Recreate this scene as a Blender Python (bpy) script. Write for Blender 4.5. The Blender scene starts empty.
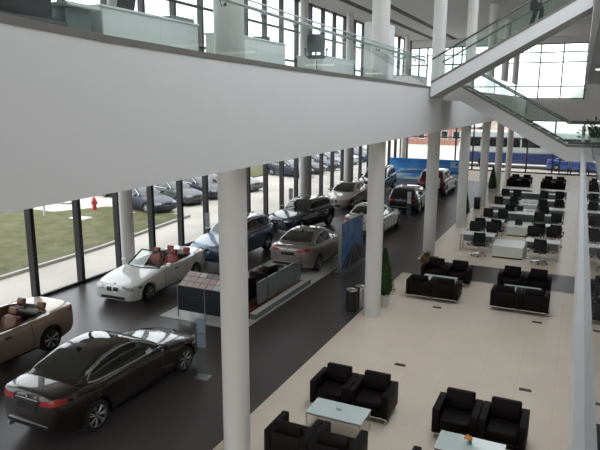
import bpy, bmesh, math, random
from mathutils import Vector, Matrix, Euler
from mathutils.bvhtree import BVHTree

R_ = math.radians
PI = math.pi
scene = bpy.context.scene
COL = scene.collection
random.seed(7)

# ------------------------------------------------------------------ materials
MATS = {}


def mat(name, col, rough=0.5, metal=0.0, coat=0.0, spec=0.5, noise=0.06, nscale=8.0, emit=None, estr=0.0):
    if name in MATS:
        return MATS[name]
    m = bpy.data.materials.new(name)
    m.use_nodes = True
    nt = m.node_tree
    b = nt.nodes['Principled BSDF']
    b.inputs['Roughness'].default_value = rough
    b.inputs['Metallic'].default_value = metal
    b.inputs['Coat Weight'].default_value = coat
    b.inputs['Coat Roughness'].default_value = 0.03
    b.inputs['Specular IOR Level'].default_value = spec
    if noise > 0:
        tc = nt.nodes.new('ShaderNodeTexCoord')
        n = nt.nodes.new('ShaderNodeTexNoise')
        n.inputs['Scale'].default_value = nscale
        n.inputs['Detail'].default_value = 3.0
        r = nt.nodes.new('ShaderNodeMixRGB')
        r.inputs[1].default_value = tuple(c * (1 - noise) for c in col) + (1,)
        r.inputs[2].default_value = tuple(min(1, c * (1 + noise)) for c in col) + (1,)
        nt.links.new(tc.outputs['Object'], n.inputs['Vector'])
        nt.links.new(n.outputs['Fac'], r.inputs[0])
        nt.links.new(r.outputs[0], b.inputs['Base Color'])
    else:
        b.inputs['Base Color'].default_value = tuple(col) + (1,)
    if emit:
        b.inputs['Emission Color'].default_value = tuple(emit) + (1,)
        b.inputs['Emission Strength'].default_value = estr
    MATS[name] = m
    return m


def glass(name, tint, base=0.04, veil=0.0, veilcol=(0.8, 0.85, 0.85), power=5.0, rough=0.0):
    """clear pane: transparent with a Fresnel-like reflection; veil = share of pale diffuse haze painted into the pane"""
    m = bpy.data.materials.new(name)
    m.use_nodes = True
    nt = m.node_tree
    nt.nodes.clear()
    out = nt.nodes.new('ShaderNodeOutputMaterial')
    tr = nt.nodes.new('ShaderNodeBsdfTransparent')
    tr.inputs[0].default_value = tuple(tint) + (1,)
    gl = nt.nodes.new('ShaderNodeBsdfGlossy')
    gl.inputs['Roughness'].default_value = rough
    lw = nt.nodes.new('ShaderNodeLayerWeight')
    lw.inputs['Blend'].default_value = 0.5
    pw = nt.nodes.new('ShaderNodeMath'); pw.operation = 'POWER'; pw.inputs[1].default_value = power
    ml = nt.nodes.new('ShaderNodeMath'); ml.operation = 'MULTIPLY_ADD'
    ml.inputs[1].default_value = 0.85; ml.inputs[2].default_value = base
    nt.links.new(lw.outputs['Facing'], pw.inputs[0])
    nt.links.new(pw.outputs[0], ml.inputs[0])
    mx = nt.nodes.new('ShaderNodeMixShader')
    nt.links.new(ml.outputs[0], mx.inputs[0])
    first = tr
    if veil > 0:
        df = nt.nodes.new('ShaderNodeBsdfDiffuse'); df.inputs[0].default_value = tuple(veilcol) + (1,)
        m2 = nt.nodes.new('ShaderNodeMixShader'); m2.inputs[0].default_value = veil
        nt.links.new(tr.outputs[0], m2.inputs[1]); nt.links.new(df.outputs[0], m2.inputs[2])
        first = m2
    nt.links.new(first.outputs[0], mx.inputs[1])
    nt.links.new(gl.outputs[0], mx.inputs[2])
    nt.links.new(mx.outputs[0], out.inputs[0])
    MATS[name] = m
    return m


def tiles(name, c1, c2, grout, w, h, rough, mortar=0.004, spec=0.5):
    m = bpy.data.materials.new(name)
    m.use_nodes = True
    nt = m.node_tree
    b = nt.nodes['Principled BSDF']
    b.inputs['Roughness'].default_value = rough
    b.inputs['Specular IOR Level'].default_value = spec
    tc = nt.nodes.new('ShaderNodeTexCoord')
    bk = nt.nodes.new('ShaderNodeTexBrick')
    bk.offset = 0.0
    bk.inputs['Color1'].default_value = tuple(c1) + (1,)
    bk.inputs['Color2'].default_value = tuple(c2) + (1,)
    bk.inputs['Mortar'].default_value = tuple(grout) + (1,)
    bk.inputs['Scale'].default_value = 1.0
    bk.inputs['Mortar Size'].default_value = mortar
    bk.inputs['Brick Width'].default_value = w
    bk.inputs['Row Height'].default_value = h
    n = nt.nodes.new('ShaderNodeTexNoise'); n.inputs['Scale'].default_value = 1.3; n.inputs['Detail'].default_value = 5
    mx = nt.nodes.new('ShaderNodeMixRGB'); mx.blend_type = 'MULTIPLY'; mx.inputs[0].default_value = 0.14
    nt.links.new(tc.outputs['Object'], bk.inputs['Vector'])
    nt.links.new(tc.outputs['Object'], n.inputs['Vector'])
    nt.links.new(bk.outputs['Color'], mx.inputs[1])
    nt.links.new(n.outputs['Fac'], mx.inputs[2])
    nt.links.new(mx.outputs[0], b.inputs['Base Color'])
    MATS[name] = m
    return m


def mottled(name, cols, scale, rough=0.9, detail=8):
    m = bpy.data.materials.new(name)
    m.use_nodes = True
    nt = m.node_tree
    b = nt.nodes['Principled BSDF']
    b.inputs['Roughness'].default_value = rough
    b.inputs['Specular IOR Level'].default_value = 0.2
    tc = nt.nodes.new('ShaderNodeTexCoord')
    n = nt.nodes.new('ShaderNodeTexNoise'); n.inputs['Scale'].default_value = scale; n.inputs['Detail'].default_value = detail
    r = nt.nodes.new('ShaderNodeValToRGB')
    e = r.color_ramp.elements
    e[0].position = 0.3; e[0].color = tuple(cols[0]) + (1,)
    e[1].position = 0.7; e[1].color = tuple(cols[-1]) + (1,)
    if len(cols) == 3:
        x = e.new(0.5); x.color = tuple(cols[1]) + (1,)
    nt.links.new(tc.outputs['Object'], n.inputs['Vector'])
    nt.links.new(n.outputs['Fac'], r.inputs[0])
    nt.links.new(r.outputs[0], b.inputs['Base Color'])
    MATS[name] = m
    return m


def S(r, g, b):
    f = lambda c: c / 255 / 12.92 if c <= 10 else ((c / 255 + 0.055) / 1.055) ** 2.4
    return (f(r), f(g), f(b))


M_WHITE = mat('white_paint', (0.74, 0.735, 0.735), 0.6, noise=0.02, nscale=2)
M_COL = mat('column_paint', (0.66, 0.64, 0.615), 0.45, noise=0.02, nscale=2)
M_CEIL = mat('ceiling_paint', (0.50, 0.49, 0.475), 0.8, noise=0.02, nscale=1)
M_TRIM = mat('fascia_metal', (0.20, 0.185, 0.165), 0.45, 0.3, noise=0.05)
M_MULL = mat('dark_mullion', (0.018, 0.018, 0.02), 0.4)
M_SLOT = mat('ceiling_slot', (0.012, 0.012, 0.013), 0.7)
M_LOUVRE = mat('louvre_grey', (0.55, 0.55, 0.55), 0.6)
M_TILE = tiles('cream_floor_tile', (0.82, 0.705, 0.585), (0.80, 0.685, 0.565), (0.66, 0.56, 0.46), 0.8, 0.8, 0.30)
M_DARKTILE = tiles('dark_floor_tile', (0.085, 0.072, 0.070), (0.076, 0.064, 0.063), (0.055, 0.046, 0.045), 0.6, 0.6, 0.33)
M_LIGHTTILE = tiles('pale_display_tile', (0.74, 0.73, 0.71), (0.72, 0.71, 0.69), (0.5, 0.49, 0.47), 0.8, 0.8, 0.3)
M_PANE = glass('window_glass', (0.985, 0.99, 0.988), 0.02, power=5)
M_RAILGLASS = glass('railing_glass', (0.935, 0.968, 0.952), 0.004, veil=0.02, veilcol=(0.65, 0.73, 0.70), power=4)
M_SIDEGLASS = glass('side_glass', (0.86, 0.90, 0.89), 0.14, veil=0.16, veilcol=(0.62, 0.66, 0.65), power=3)  # strong pale veil painted in, stands for mirrored lobby brightness
M_ACRYL = glass('clear_acrylic', (0.8, 0.84, 0.84), 0.08, veil=0.06)
M_CLEAR = glass('clear_glass', (0.9, 0.95, 0.94), 0.08)
M_STEEL = mat('brushed_steel', (0.55, 0.55, 0.55), 0.3, 1.0, noise=0.04)
M_CHROME = mat('chrome', (0.75, 0.75, 0.76), 0.12, 1.0, noise=0)
M_LEATHER = mat('black_brown_leather', (0.0062, 0.0038, 0.0036), 0.55, noise=0.2, nscale=30, spec=0.13)
M_TABLEGLASS = mat('white_glass_top', (0.66, 0.75, 0.74), 0.08, coat=0.5, noise=0.01)
M_BLACK = mat('black_plastic', (0.010, 0.010, 0.011), 0.5, noise=0.1)
M_MESHFAB = mat('black_mesh_fabric', (0.008, 0.008, 0.009), 0.8, noise=0.25, nscale=90)
M_GREYFAB = mat('grey_mesh_fabric', (0.04, 0.044, 0.05), 0.8, noise=0.2, nscale=60)
M_LAMINATE = mat('white_laminate', (0.76, 0.78, 0.76), 0.35, noise=0.02)
M_GREYPANEL = mat('grey_panel', (0.20, 0.225, 0.225), 0.35, noise=0.05)
M_DARKPANEL = mat('dark_slat_panel', (0.022, 0.024, 0.03), 0.45, noise=0.1)
M_REDWOOD = mat('red_brown_wood', (0.16, 0.045, 0.025), 0.35, noise=0.3, nscale=6)
M_WOOD = mat('brown_wood', (0.20, 0.085, 0.03), 0.5, noise=0.3, nscale=10)
M_LEAF = mottled('leaf_green', [(0.012, 0.028, 0.008), (0.025, 0.058, 0.016), (0.05, 0.095, 0.028)], 9, 0.6)
M_TRUNK = mat('bark', (0.06, 0.04, 0.025), 0.9, noise=0.3)
M_POT = mat('white_pot', (0.62, 0.62, 0.61), 0.4)
M_PAPER = mat('paper_white', (0.75, 0.75, 0.74), 0.7)
M_PRINT = mat('printed_blue_grey', (0.22, 0.26, 0.32), 0.6, noise=0.5, nscale=40)
M_SCREEN = mat('dark_screen', (0.012, 0.014, 0.018), 0.15)
# cars
M_CARGLASS = mat('car_glass', (0.012, 0.014, 0.014), 0.04, coat=1.0, noise=0)
M_TYRE = mat('tyre_rubber', (0.008, 0.008, 0.008), 0.8, noise=0.1)
M_RIM = mat('alloy_silver', (0.55, 0.55, 0.56), 0.25, 0.9, noise=0)
M_RIMDARK = mat('alloy_gap', (0.012, 0.012, 0.012), 0.6)
M_TAIL = mat('tail_red', (0.36, 0.006, 0.008), 0.3, coat=0.2, noise=0)
M_LAMP = mat('headlamp_glass', (0.32, 0.34, 0.36), 0.08, 0.3, coat=1.0, noise=0.3, nscale=25)
M_GRILLE = mat('grille_black', (0.006, 0.006, 0.006), 0.35)
M_TRIMBLK = mat('black_trim', (0.012, 0.012, 0.012), 0.5)
M_BADGEB = mat('badge_blue', (0.03, 0.12, 0.45), 0.2)
M_SATIN = mat('satin_chrome', (0.8, 0.78, 0.76), 0.35, 1.0, noise=0)


def paint(name, col, metal=0.35, rough=0.32):
    return mat('paint_' + name, col, rough, metal, coat=1.0, noise=0.0)


# ------------------------------------------------------------------ mesh builder
class MB:
    def __init__(s):
        s.v = []; s.f = []; s.mi = []; s.cur = 0

    def add(s, vs, fs):
        o = len(s.v)
        s.v += [tuple(p) for p in vs]
        s.f += [tuple(i + o for i in f) for f in fs]
        s.mi += [s.cur] * len(fs)
        return s

    def box(s, x0, x1, y0, y1, z0, z1):
        vs = [(x, y, z) for z in (z0, z1) for y in (y0, y1) for x in (x0, x1)]
        return s.add(vs, [(0, 2, 3, 1), (4, 5, 7, 6), (0, 1, 5, 4), (2, 6, 7, 3), (0, 4, 6, 2), (1, 3, 7, 5)])

    def rbox(s, x0, x1, y0, y1, z0, z1, r=0.02, seg=2, M=None):
        bm = bmesh.new()
        bmesh.ops.create_cube(bm, size=1.0)
        for v in bm.verts:
            v.co = Vector(((x0 + x1) / 2 + v.co.x * (x1 - x0), (y0 + y1) / 2 + v.co.y * (y1 - y0), (z0 + z1) / 2 + v.co.z * (z1 - z0)))
        r = min(r, 0.49 * min(x1 - x0, y1 - y0, z1 - z0))
        bmesh.ops.bevel(bm, geom=list(bm.edges), offset=r, segments=seg, profile=0.5, affect='EDGES')
        bm.verts.index_update()
        vs = [(M @ v.co) if M else v.co.copy() for v in bm.verts]
        fs = [tuple(v.index for v in f.verts) for f in bm.faces]
        bm.free()
        return s.add(vs, fs)

    def loft(s, rings, cap=True, closed=True):
        n = len(rings[0])
        vs = [p for r in rings for p in r]
        fs = []
        for i in range(len(rings) - 1):
            for j in range(n if closed else n - 1):
                k = (j + 1) % n
                fs.append((i * n + j, i * n + k, (i + 1) * n + k, (i + 1) * n + j))
        if cap and closed:
            fs.append(tuple(reversed(range(n))))
            fs.append(tuple((len(rings) - 1) * n + j for j in range(n)))
        return s.add(vs, fs)

    def tube(s, pts, r, n=8, r1=None):
        pts = [Vector(p) for p in pts]
        rings = []
        up = None
        for i, p in enumerate(pts):
            d = (pts[min(i + 1, len(pts) - 1)] - pts[max(i - 1, 0)]).normalized()
            if up is None:
                up = Vector((0, 0, 1)) if abs(d.z) < 0.9 else Vector((1, 0, 0))
            a = d.cross(up).normalized()
            b = a.cross(d).normalized()
            up = b
            rr = r if r1 is None else r + (r1 - r) * i / (len(pts) - 1)
            rings.append([p + a * rr * math.cos(2 * PI * k / n) + b * rr * math.sin(2 * PI * k / n) for k in range(n)])
        return s.loft(rings)

    def lathe(s, prof, c=(0, 0, 0), n=24, axis='z', cap=True):
        rings = []
        for r, h in prof:
            ring = []
            for k in range(n):
                a = 2 * PI * k / n
                x, y = r * math.cos(a), r * math.sin(a)
                if axis == 'z':
                    p = (c[0] + x, c[1] + y, c[2] + h)
                elif axis == 'y':
                    p = (c[0] + y, c[1] + h, c[2] + x)
                else:
                    p = (c[0] + h, c[1] + x, c[2] + y)
                ring.append(p)
            rings.append(ring)
        return s.loft(rings, cap)

    def ball(s, c, r, n=12, m=8, sc=(1, 1, 1)):
        rings = []
        for i in range(m + 1):
            t = PI * (0.02 + 0.96 * i / m)
            rings.append([(c[0] + sc[0] * r * math.sin(t) * math.cos(2 * PI * k / n), c[1] + sc[1] * r * math.sin(t) * math.sin(2 * PI * k / n), c[2] - sc[2] * r * math.cos(t)) for k in range(n)])
        return s.loft(rings)

    def prism(s, poly, a0, a1, axis='y'):
        """extrude a 2-d polygon; axis y: polygon in x,z"""
        n = len(poly)
        P = (lambda u, v, a: (u, a, v)) if axis == 'y' else ((lambda u, v, a: (a, u, v)) if axis == 'x' else (lambda u, v, a: (u, v, a)))
        vs = [P(u, v, a0) for u, v in poly] + [P(u, v, a1) for u, v in poly]
        fs = [(i, (i + 1) % n, n + (i + 1) % n, n + i) for i in range(n)]
        fs += [tuple(reversed(range(n))), tuple(range(n, 2 * n))]
        return s.add(vs, fs)

    def mesh(s, name, mats, smooth=35):
        me = bpy.data.meshes.new(name)
        me.from_pydata(s.v, [], s.f)
        for m in mats:
            me.materials.append(m)
        for p, i in zip(me.polygons, s.mi):
            p.material_index = i
        bm = bmesh.new(); bm.from_mesh(me)
        bmesh.ops.recalc_face_normals(bm, faces=bm.faces)
        bm.to_mesh(me); bm.free()
        if smooth:
            for p in me.polygons:
                p.use_smooth = True
            me.set_sharp_from_angle(angle=R_(smooth))
        me.update()
        return me


def obj(name, mb, mats, parent=None, smooth=35, loc=None, rz=None):
    if not isinstance(mats, (list, tuple)):
        mats = [mats]
    me = mb.mesh(name, mats, smooth) if isinstance(mb, MB) else mb
    o = bpy.data.objects.new(name, me)
    COL.objects.link(o)
    if parent:
        o.parent = parent
    if loc:
        o.location = loc
    if rz is not None:
        o.rotation_euler.z = rz
    return o


def tag(o, label, cat, group=None):
    o['label'] = label
    o['category'] = cat
    if group:
        o['group'] = group
    return o


def thing(name, label, cat, loc=(0, 0, 0), rz=0.0, group=None):
    o = bpy.data.objects.new(name, None)
    COL.objects.link(o)
    o.empty_display_size = 0.1
    o.location = loc
    o.rotation_euler = (0, 0, rz)
    return tag(o, label, cat, group)


def struct(name, mb, mats, parent=None, smooth=None):
    o = obj(name, mb, mats, parent, smooth)
    if not parent:
        o['kind'] = 'structure'
    return o


def dup(root, loc, rz, label, group=None):
    r = root.copy(); COL.objects.link(r)
    r.location = loc; r.rotation_euler = (0, 0, rz); r['label'] = label
    if group:
        r['group'] = group
    for ch in root.children:
        c = ch.copy(); COL.objects.link(c); c.parent = r
        for g in ch.children:
            d = g.copy(); COL.objects.link(d); d.parent = c
    return r


# ------------------------------------------------------------------ camera (fitted to the photograph's vanishing points)
CAMH = 6.2
Rw = ((0.9050565970375838, -0.08967751332470984, 0.4157288777107565),
      (0.425273104991645, 0.18183055019077402, -0.8866117736574931),
      (0.003916928581674605, 0.9792321454186524, 0.2027043735326625))
cd = bpy.data.cameras.new('camera')
cam = bpy.data.objects.new('camera', cd)
COL.objects.link(cam)
m4 = Matrix(Rw).to_4x4()
m4.translation = (0, 0, CAMH)
cam.matrix_world = m4
cd.sensor_fit = 'HORIZONTAL'
cd.sensor_width = 36.0
cd.lens = 36.0 * 590.0 / 600.0
cd.clip_start = 0.02
cd.clip_end = 900
scene.camera = cam

# ------------------------------------------------------------------ setting
XG = -15.3      # left glazing plane
YF = 57.5       # far wall
XE = -4.6       # mezzanine edge
ZC = 12.0       # roof
XR = 9.0        # right wall
YB = -7.0       # wall behind

b = MB()
b.box(-5.55, XR, YB, 20.9, -0.3, 0); b.box(-5.55, XR, 23.1, YF, -0.3, 0); b.box(XG, -5.55, 49.5, YF, -0.3, 0)
struct('floor', b, M_TILE)
b = MB()
b.box(XG, -5.55, YB, 49.5, -0.3, 0); b.box(-5.55, XR, 20.9, 23.1, -0.3, 0)
struct('floor_dark', b, M_DARKTILE)
b = MB(); b.box(-10.8, -7.98, 13.25, 21.5, 0, 0.02)
struct('floor_display', b, M_LIGHTTILE)

# mezzanine slab with white fascia
b = MB(); b.box(XG + 0.1, XE, YB, YF - 0.1, 5.22, 6.6); b.prism([(YB, 6.6), (YF - 0.1, 6.6), (YF - 0.1, 6.68), (19.6, 6.685), (9.8, 6.74), (5.0, 6.815), (3.2, 6.89), (YB, 6.945)], XE - 0.16, XE, 'x')
struct('floor_mezzanine', b, M_WHITE)
EDGE = [(YB, 7.02), (3.2, 6.965), (5.0, 6.89), (6.7, 6.855), (9.8, 6.815), (15.3, 6.785), (19.6, 6.755), (YF - 0.1, 6.75)]


def zedge(y):
    for (a0, z0), (a1, z1) in zip(EDGE, EDGE[1:]):
        if y <= a1: return z0 + (z1 - z0) * (y - a0) / (a1 - a0)
    return EDGE[-1][1]


b = MB(); b.prism([(y, z - 0.075) for y, z in EDGE] + [(y, z) for y, z in reversed(EDGE)], XE - 0.18, XE + 0.012, 'x')
struct('trim_1', b, M_TRIM)

# roof with three long dark air slots
b = MB()
slots = [(-13.3, -12.75), (-11.45, -10.93)]
xs = [XG - 0.4] + [x for p in slots for x in p] + [-9.75]
for x0, x1 in ((xs[0], xs[1]), (xs[2], xs[3]), (xs[4], xs[5])):
    b.box(x0, x1, YB, YF + 0.4, ZC, ZC + 0.4)
b.box(-9.75, -4.9, YB, YF + 0.4, ZC - 0.16, ZC + 0.4)
b.box(-4.9, 8.0, 31.0, YF + 0.4, ZC - 0.16, ZC + 0.4)
b.box(8.0, XR + 0.4, YB, YF + 0.4, ZC - 0.16, ZC + 0.4)
b.box(-4.9, 8.0, YB, 4.0, ZC - 0.16, ZC + 0.4)
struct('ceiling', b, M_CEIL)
b = MB()
for x0, x1 in slots:
    b.box(x0, x1, YB, YF, ZC + 0.005, ZC + 0.4)
struct('ceiling_slots', b, M_SLOT)
# added skylight over the atrium, out of view, brings in more daylight
b = MB()
for k in range(9):
    y = 4.0 + 27.0 * k / 8
    b.box(-4.9, 8.0, y - 0.06, y + 0.06, ZC, ZC + 0.3)
w = struct('window_1', b, M_MULL)
b = MB(); b.box(-4.9, 8.0, 4.0, 31.0, ZC + 0.3, ZC + 0.32)
obj('pane', b, M_PANE, w, None)
# dome camera on the ceiling
b = MB(); b.lathe([(0.12, 0), (0.12, -0.05), (0.1, -0.1), (0.05, -0.14), (0.005, -0.15)], (0, 0, 0), 16)
o = obj('dome_camera', b, M_BLACK, None, 40, (-2.2, 50.5, ZC - 0.16)); tag(o, 'small black dome camera on the ceiling above the far upper window', 'camera')

# left glazing, one window per bay and level
NWIN = [1]
ys = [12.75 + 1.93 * k for k in range(-10, 24)]
for lvl, (z0, z1) in enumerate(((0.0, 5.22), (6.6, ZC))):
    for i in range(len(ys) - 1):
        y0, y1 = ys[i], min(ys[i + 1], YF)
        NWIN[0] += 1
        b = MB()
        t = 0.075
        b.box(XG - 0.12, XG + 0.12, y0 - t, y0 + t, z0, z1)
        if i == len(ys) - 2:
            b.box(XG - 0.12, XG + 0.12, y1 - t, y1 + t, z0, z1)
        b.box(XG - 0.05, XG + 0.05, y0 + t, y1 - t, z0, z0 + 0.1)
        b.box(XG - 0.05, XG + 0.05, y0 + t, y1 - t, z1 - 0.08, z1)
        for zt in (() if lvl == 0 else (8.55, 10.2)):
            b.box(XG - 0.05, XG + 0.05, y0 + t, y1 - t, zt - 0.05, zt + 0.05)
        w = struct('window_%d' % NWIN[0], b, M_MULL)
        b = MB(); b.box(XG - 0.012, XG + 0.0, y0 + 0.02, y1 - 0.02, z0 + 0.05, z1 - 0.04)
        obj('pane', b, M_PANE, w, None)
b = MB(); b.box(XG - 0.2, XG + 0.1, YB, YF, 5.22, 6.6)
struct('wall_left', b, M_WHITE)

# far wall
b = MB()
b.box(XG - 0.2, XR, YF, YF + 0.3, 4.75, 6.62)
b.box(XG - 0.2, XR, YF, YF + 0.3, 11.35, ZC + 0.3)
b.box(0.0, XR, YF, YF + 0.3, 6.62, 11.35)
b.box(3.5, XR, YF, YF + 0.3, 0, 4.75)
struct('wall_far', b, M_WHITE)
fx = [-15.3, -12.4, -10.62, -9.0, -6.6, -4.2, -2.0, 0.3, 3.5]
for i in range(len(fx) - 1):
    NWIN[0] += 1
    b = MB(); t = 0.06
    b.box(fx[i] - t, fx[i] + t, YF - 0.05, YF + 0.15, 0, 4.75)
    if i == len(fx) - 2:
        b.box(fx[i + 1] - t, fx[i + 1] + t, YF - 0.05, YF + 0.15, 0, 4.75)
    for z in (0.05, 0.42, 3.05, 4.7):
        b.box(fx[i] + t, fx[i + 1] - t, YF, YF + 0.1, z - 0.05, z + 0.05)
    w = struct('window_%d' % NWIN[0], b, M_MULL)
    b = MB(); b.box(fx[i], fx[i + 1], YF + 0.04, YF + 0.05, 0, 4.75)
    obj('pane', b, M_PANE, w, None)
ux = [-15.3, -14.5, -13.7, -12.9, -12.1, -11.3, -10.5, -8.1, -5.8, -3.72, -1.88, 0.0]
for i in range(len(ux) - 1):
    NWIN[0] += 1
    b = MB(); t = 0.05
    b.box(ux[i] - t, ux[i] + t, YF - 0.05, YF + 0.15, 6.62, 11.35)
    if i == len(ux) - 2:
        b.box(ux[i + 1] - t, ux[i + 1] + t, YF - 0.05, YF + 0.15, 6.62, 11.35)
    for z in (6.67, 7.7, 9.75, 10.6, 11.3):
        b.box(ux[i] + t, ux[i + 1] - t, YF, YF + 0.1, z - 0.045, z + 0.045)
    w = struct('window_%d' % NWIN[0], b, M_MULL)
    b = MB(); b.box(ux[i], ux[i + 1], YF + 0.04, YF + 0.05, 6.62, 11.35)
    obj('pane', b, M_PANE, w, None)
# entrance doors in the far glazing
for k, (x0, x1) in enumerate(((-1.45, -0.62), (-0.52, 0.3))):
    b = MB()
    for x in (x0, x1 - 0.1):
        b.box(x, x + 0.1, YF - 0.22, YF - 0.1, 0.02, 2.3)
    b.box(x0, x1, YF - 0.22, YF - 0.1, 2.2, 2.3); b.box(x0, x1, YF - 0.22, YF - 0.1, 0.02, 0.14)
    d = struct('door_%d' % (k + 1), b, M_MULL)
    b = MB(); b.box(x0 + 0.1, x1 - 0.1, YF - 0.17, YF - 0.155, 0.14, 2.2); obj('pane', b, M_PANE, d, None)
    hx = x1 - 0.05 if k == 0 else x0 + 0.05
    b = MB(); b.tube([(hx, YF - 0.27, 0.7), (hx, YF - 0.27, 1.6)], 0.02); b.tube([(hx, YF - 0.27, 0.75), (hx, YF - 0.2, 0.75)], 0.012); b.tube([(hx, YF - 0.27, 1.55), (hx, YF - 0.2, 1.55)], 0.012)
    obj('door_handle', b, M_STEEL, d)
# unseen wall behind the viewer, shaped for light: glazed low, solid above; right wall
b = MB()
b.box(XG - 0.2, XR, YB - 0.3, YB, 4.75, ZC)
struct('wall_near', b, M_WHITE)
for i in range(8):
    x0 = XG + 3.04 * i
    for z0, z1 in ((0, 4.75),):
        NWIN[0] += 1
        b = MB(); b.box(x0 - 0.06, x0 + 0.06, YB - 0.2, YB, z0, z1); b.box(x0, x0 + 3.04, YB - 0.15, YB - 0.05, z0, z0 + 0.1)
        w = struct('window_%d' % NWIN[0], b, M_MULL)
        b = MB(); b.box(x0, x0 + 3.0, YB - 0.11, YB - 0.1, z0, z1); obj('pane', b, M_PANE, w, None)
b = MB(); b.box(XR, XR + 0.3, YB, YF + 0.3, -0.3, ZC + 0.3)
struct('wall_right', b, M_WHITE)

# columns
for y in (8.29, 16.04, 23.25, 30.3, 37.4, 44.5, 51.6):
    for z0, z1 in ((0, 5.22), (6.6, ZC - 0.16)):
        b = MB(); b.lathe([(0.24, z0), (0.24, z1)], (-5.13, y, 0), 32)
        struct('column', b, M_COL, None, 40)
for y in (1.0, 8.6, 16.1, 23.7, 31.15, 38.4, 45.7, 52.8):
    for z0, z1 in ((0, 5.22), (6.6, ZC)):
        b = MB(); b.lathe([(0.235, z0), (0.235, z1)], (-14.4, y, 0), 32)
        struct('column', b, M_COL, None, 40)
# square pier on the mezzanine behind the second column
b = MB(); b.box(-6.6, -6.0, 18.9, 20.3, 6.6, 8.75)
struct('wall_pier', b, M_WHITE)

# right-hand galleries
YG0, YG1 = -5.0, 50.0
b = MB(); b.box(0.1, 0.185, YG0, 21.6, 4.12, 4.6); b.box(0.185, XR, YG0, YG1, 4.2, 4.55); b.box(0.1, 0.185, 21.6, YG1, 4.12, 4.6)
struct('floor_gallery', b, M_WHITE)
b = MB(); b.box(0.02, 0.15, YG0, 56.0, 7.8, 9.35); b.box(0.15, XR, YG0, 56.0, 8.75, 9.35)
struct('floor_upper_gallery', b, M_WHITE)
b = MB()
y = YG0
while y < 55.9:
    b.box(0.16, XR, y, y + 0.16, 7.83, 8.0); y += 0.3
b.box(0.16, XR, YG0, 55.9, 8.05, 8.15)
struct('ceiling_gallery', b, M_LOUVRE)
for k, y in enumerate((14.6, 17.2, 24.0, 32.0)):
    b = MB(); b.rbox(0.4, 1.7, y - 0.07, y + 0.07, 7.76, 7.825, 0.01)
    o = obj('ceiling_light', b, mat('lamp_diffuser', (0.8, 0.8, 0.8), 0.5, noise=0, emit=(1, 0.98, 0.95), estr=1.2))
    tag(o, ('nearest', 'second', 'third', 'last')[k] + ' white strip lamp under the right-hand upper gallery', 'lamp', 'strip lamps under the upper gallery')
# gallery railing beside the viewer
rl = thing('glass_railing', 'tall glass railing with grazing reflections along the right-hand gallery', 'railing', (0.16, 0, 4.6))
y = -4.0
while y < 21.0:
    b = MB(); b.box(-0.006, 0.006, y + 0.01, y + 1.49, 0.0, 1.02)
    obj('glass_pane', b, M_SIDEGLASS, rl, None, (0, 0, 0)); y += 1.5

# ------------------------------------------------------------------ mezzanine railing
rl = thing('glass_railing', 'long glass railing with steel handrail on the mezzanine edge', 'railing', (XE - 0.06, 0, 6.85))
ZE = lambda y: zedge(y) - 6.85
y = 4.81 - 1.175 * 8
while y < 19.3:
    y1 = min(y + 1.165, 19.55)
    b = MB(); b.prism([(y, ZE(y) - 0.04), (y1, ZE(y1) - 0.04), (y1, ZE(y1) + 0.86), (y, ZE(y) + 0.86)], -0.007, 0.007, 'x')
    obj('glass_pane', b, M_RAILGLASS, rl, None)
    b = MB(); ym = y + 0.28; h_ = ZE(ym)
    b.tube([(0.0, ym, h_ + 0.70), (-0.06, ym, h_ + 0.68), (-0.085, ym, h_ + 0.77)], 0.008); b.lathe([(0.022, -0.012), (0.022, 0.012)], (0, ym, h_ + 0.70), 12, 'x')
    obj('bracket', b, M_TRIMBLK, rl)
    y += 1.175
YS = [-4.0, 0, 3.2, 5, 6.7, 9.8, 15.3, 19.55]
b = MB(); b.tube([(-0.085, y, ZE(y) + 0.79) for y in YS], 0.026, 10); obj('handrail', b, M_STEEL, rl)
b = MB(); b.tube([(0, y, ZE(y) + 0.866) for y in YS], 0.012, 6); obj('top_edge', b, M_STEEL, rl)
rl = thing('glass_railing', 'glass railing on the mezzanine beyond the stairs', 'railing', (XE - 0.06, 0, 6.75))
y = 24.0
while y < 56:
    b = MB(); b.box(-0.007, 0.007, y, y + 1.165, -0.04, 0.86); obj('glass_pane', b, M_RAILGLASS, rl, None); y += 1.175
b = MB(); b.tube([(-0.085, 24.0, 0.79), (-0.085, 56.5, 0.79)], 0.026, 10); obj('handrail', b, M_STEEL, rl)


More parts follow.
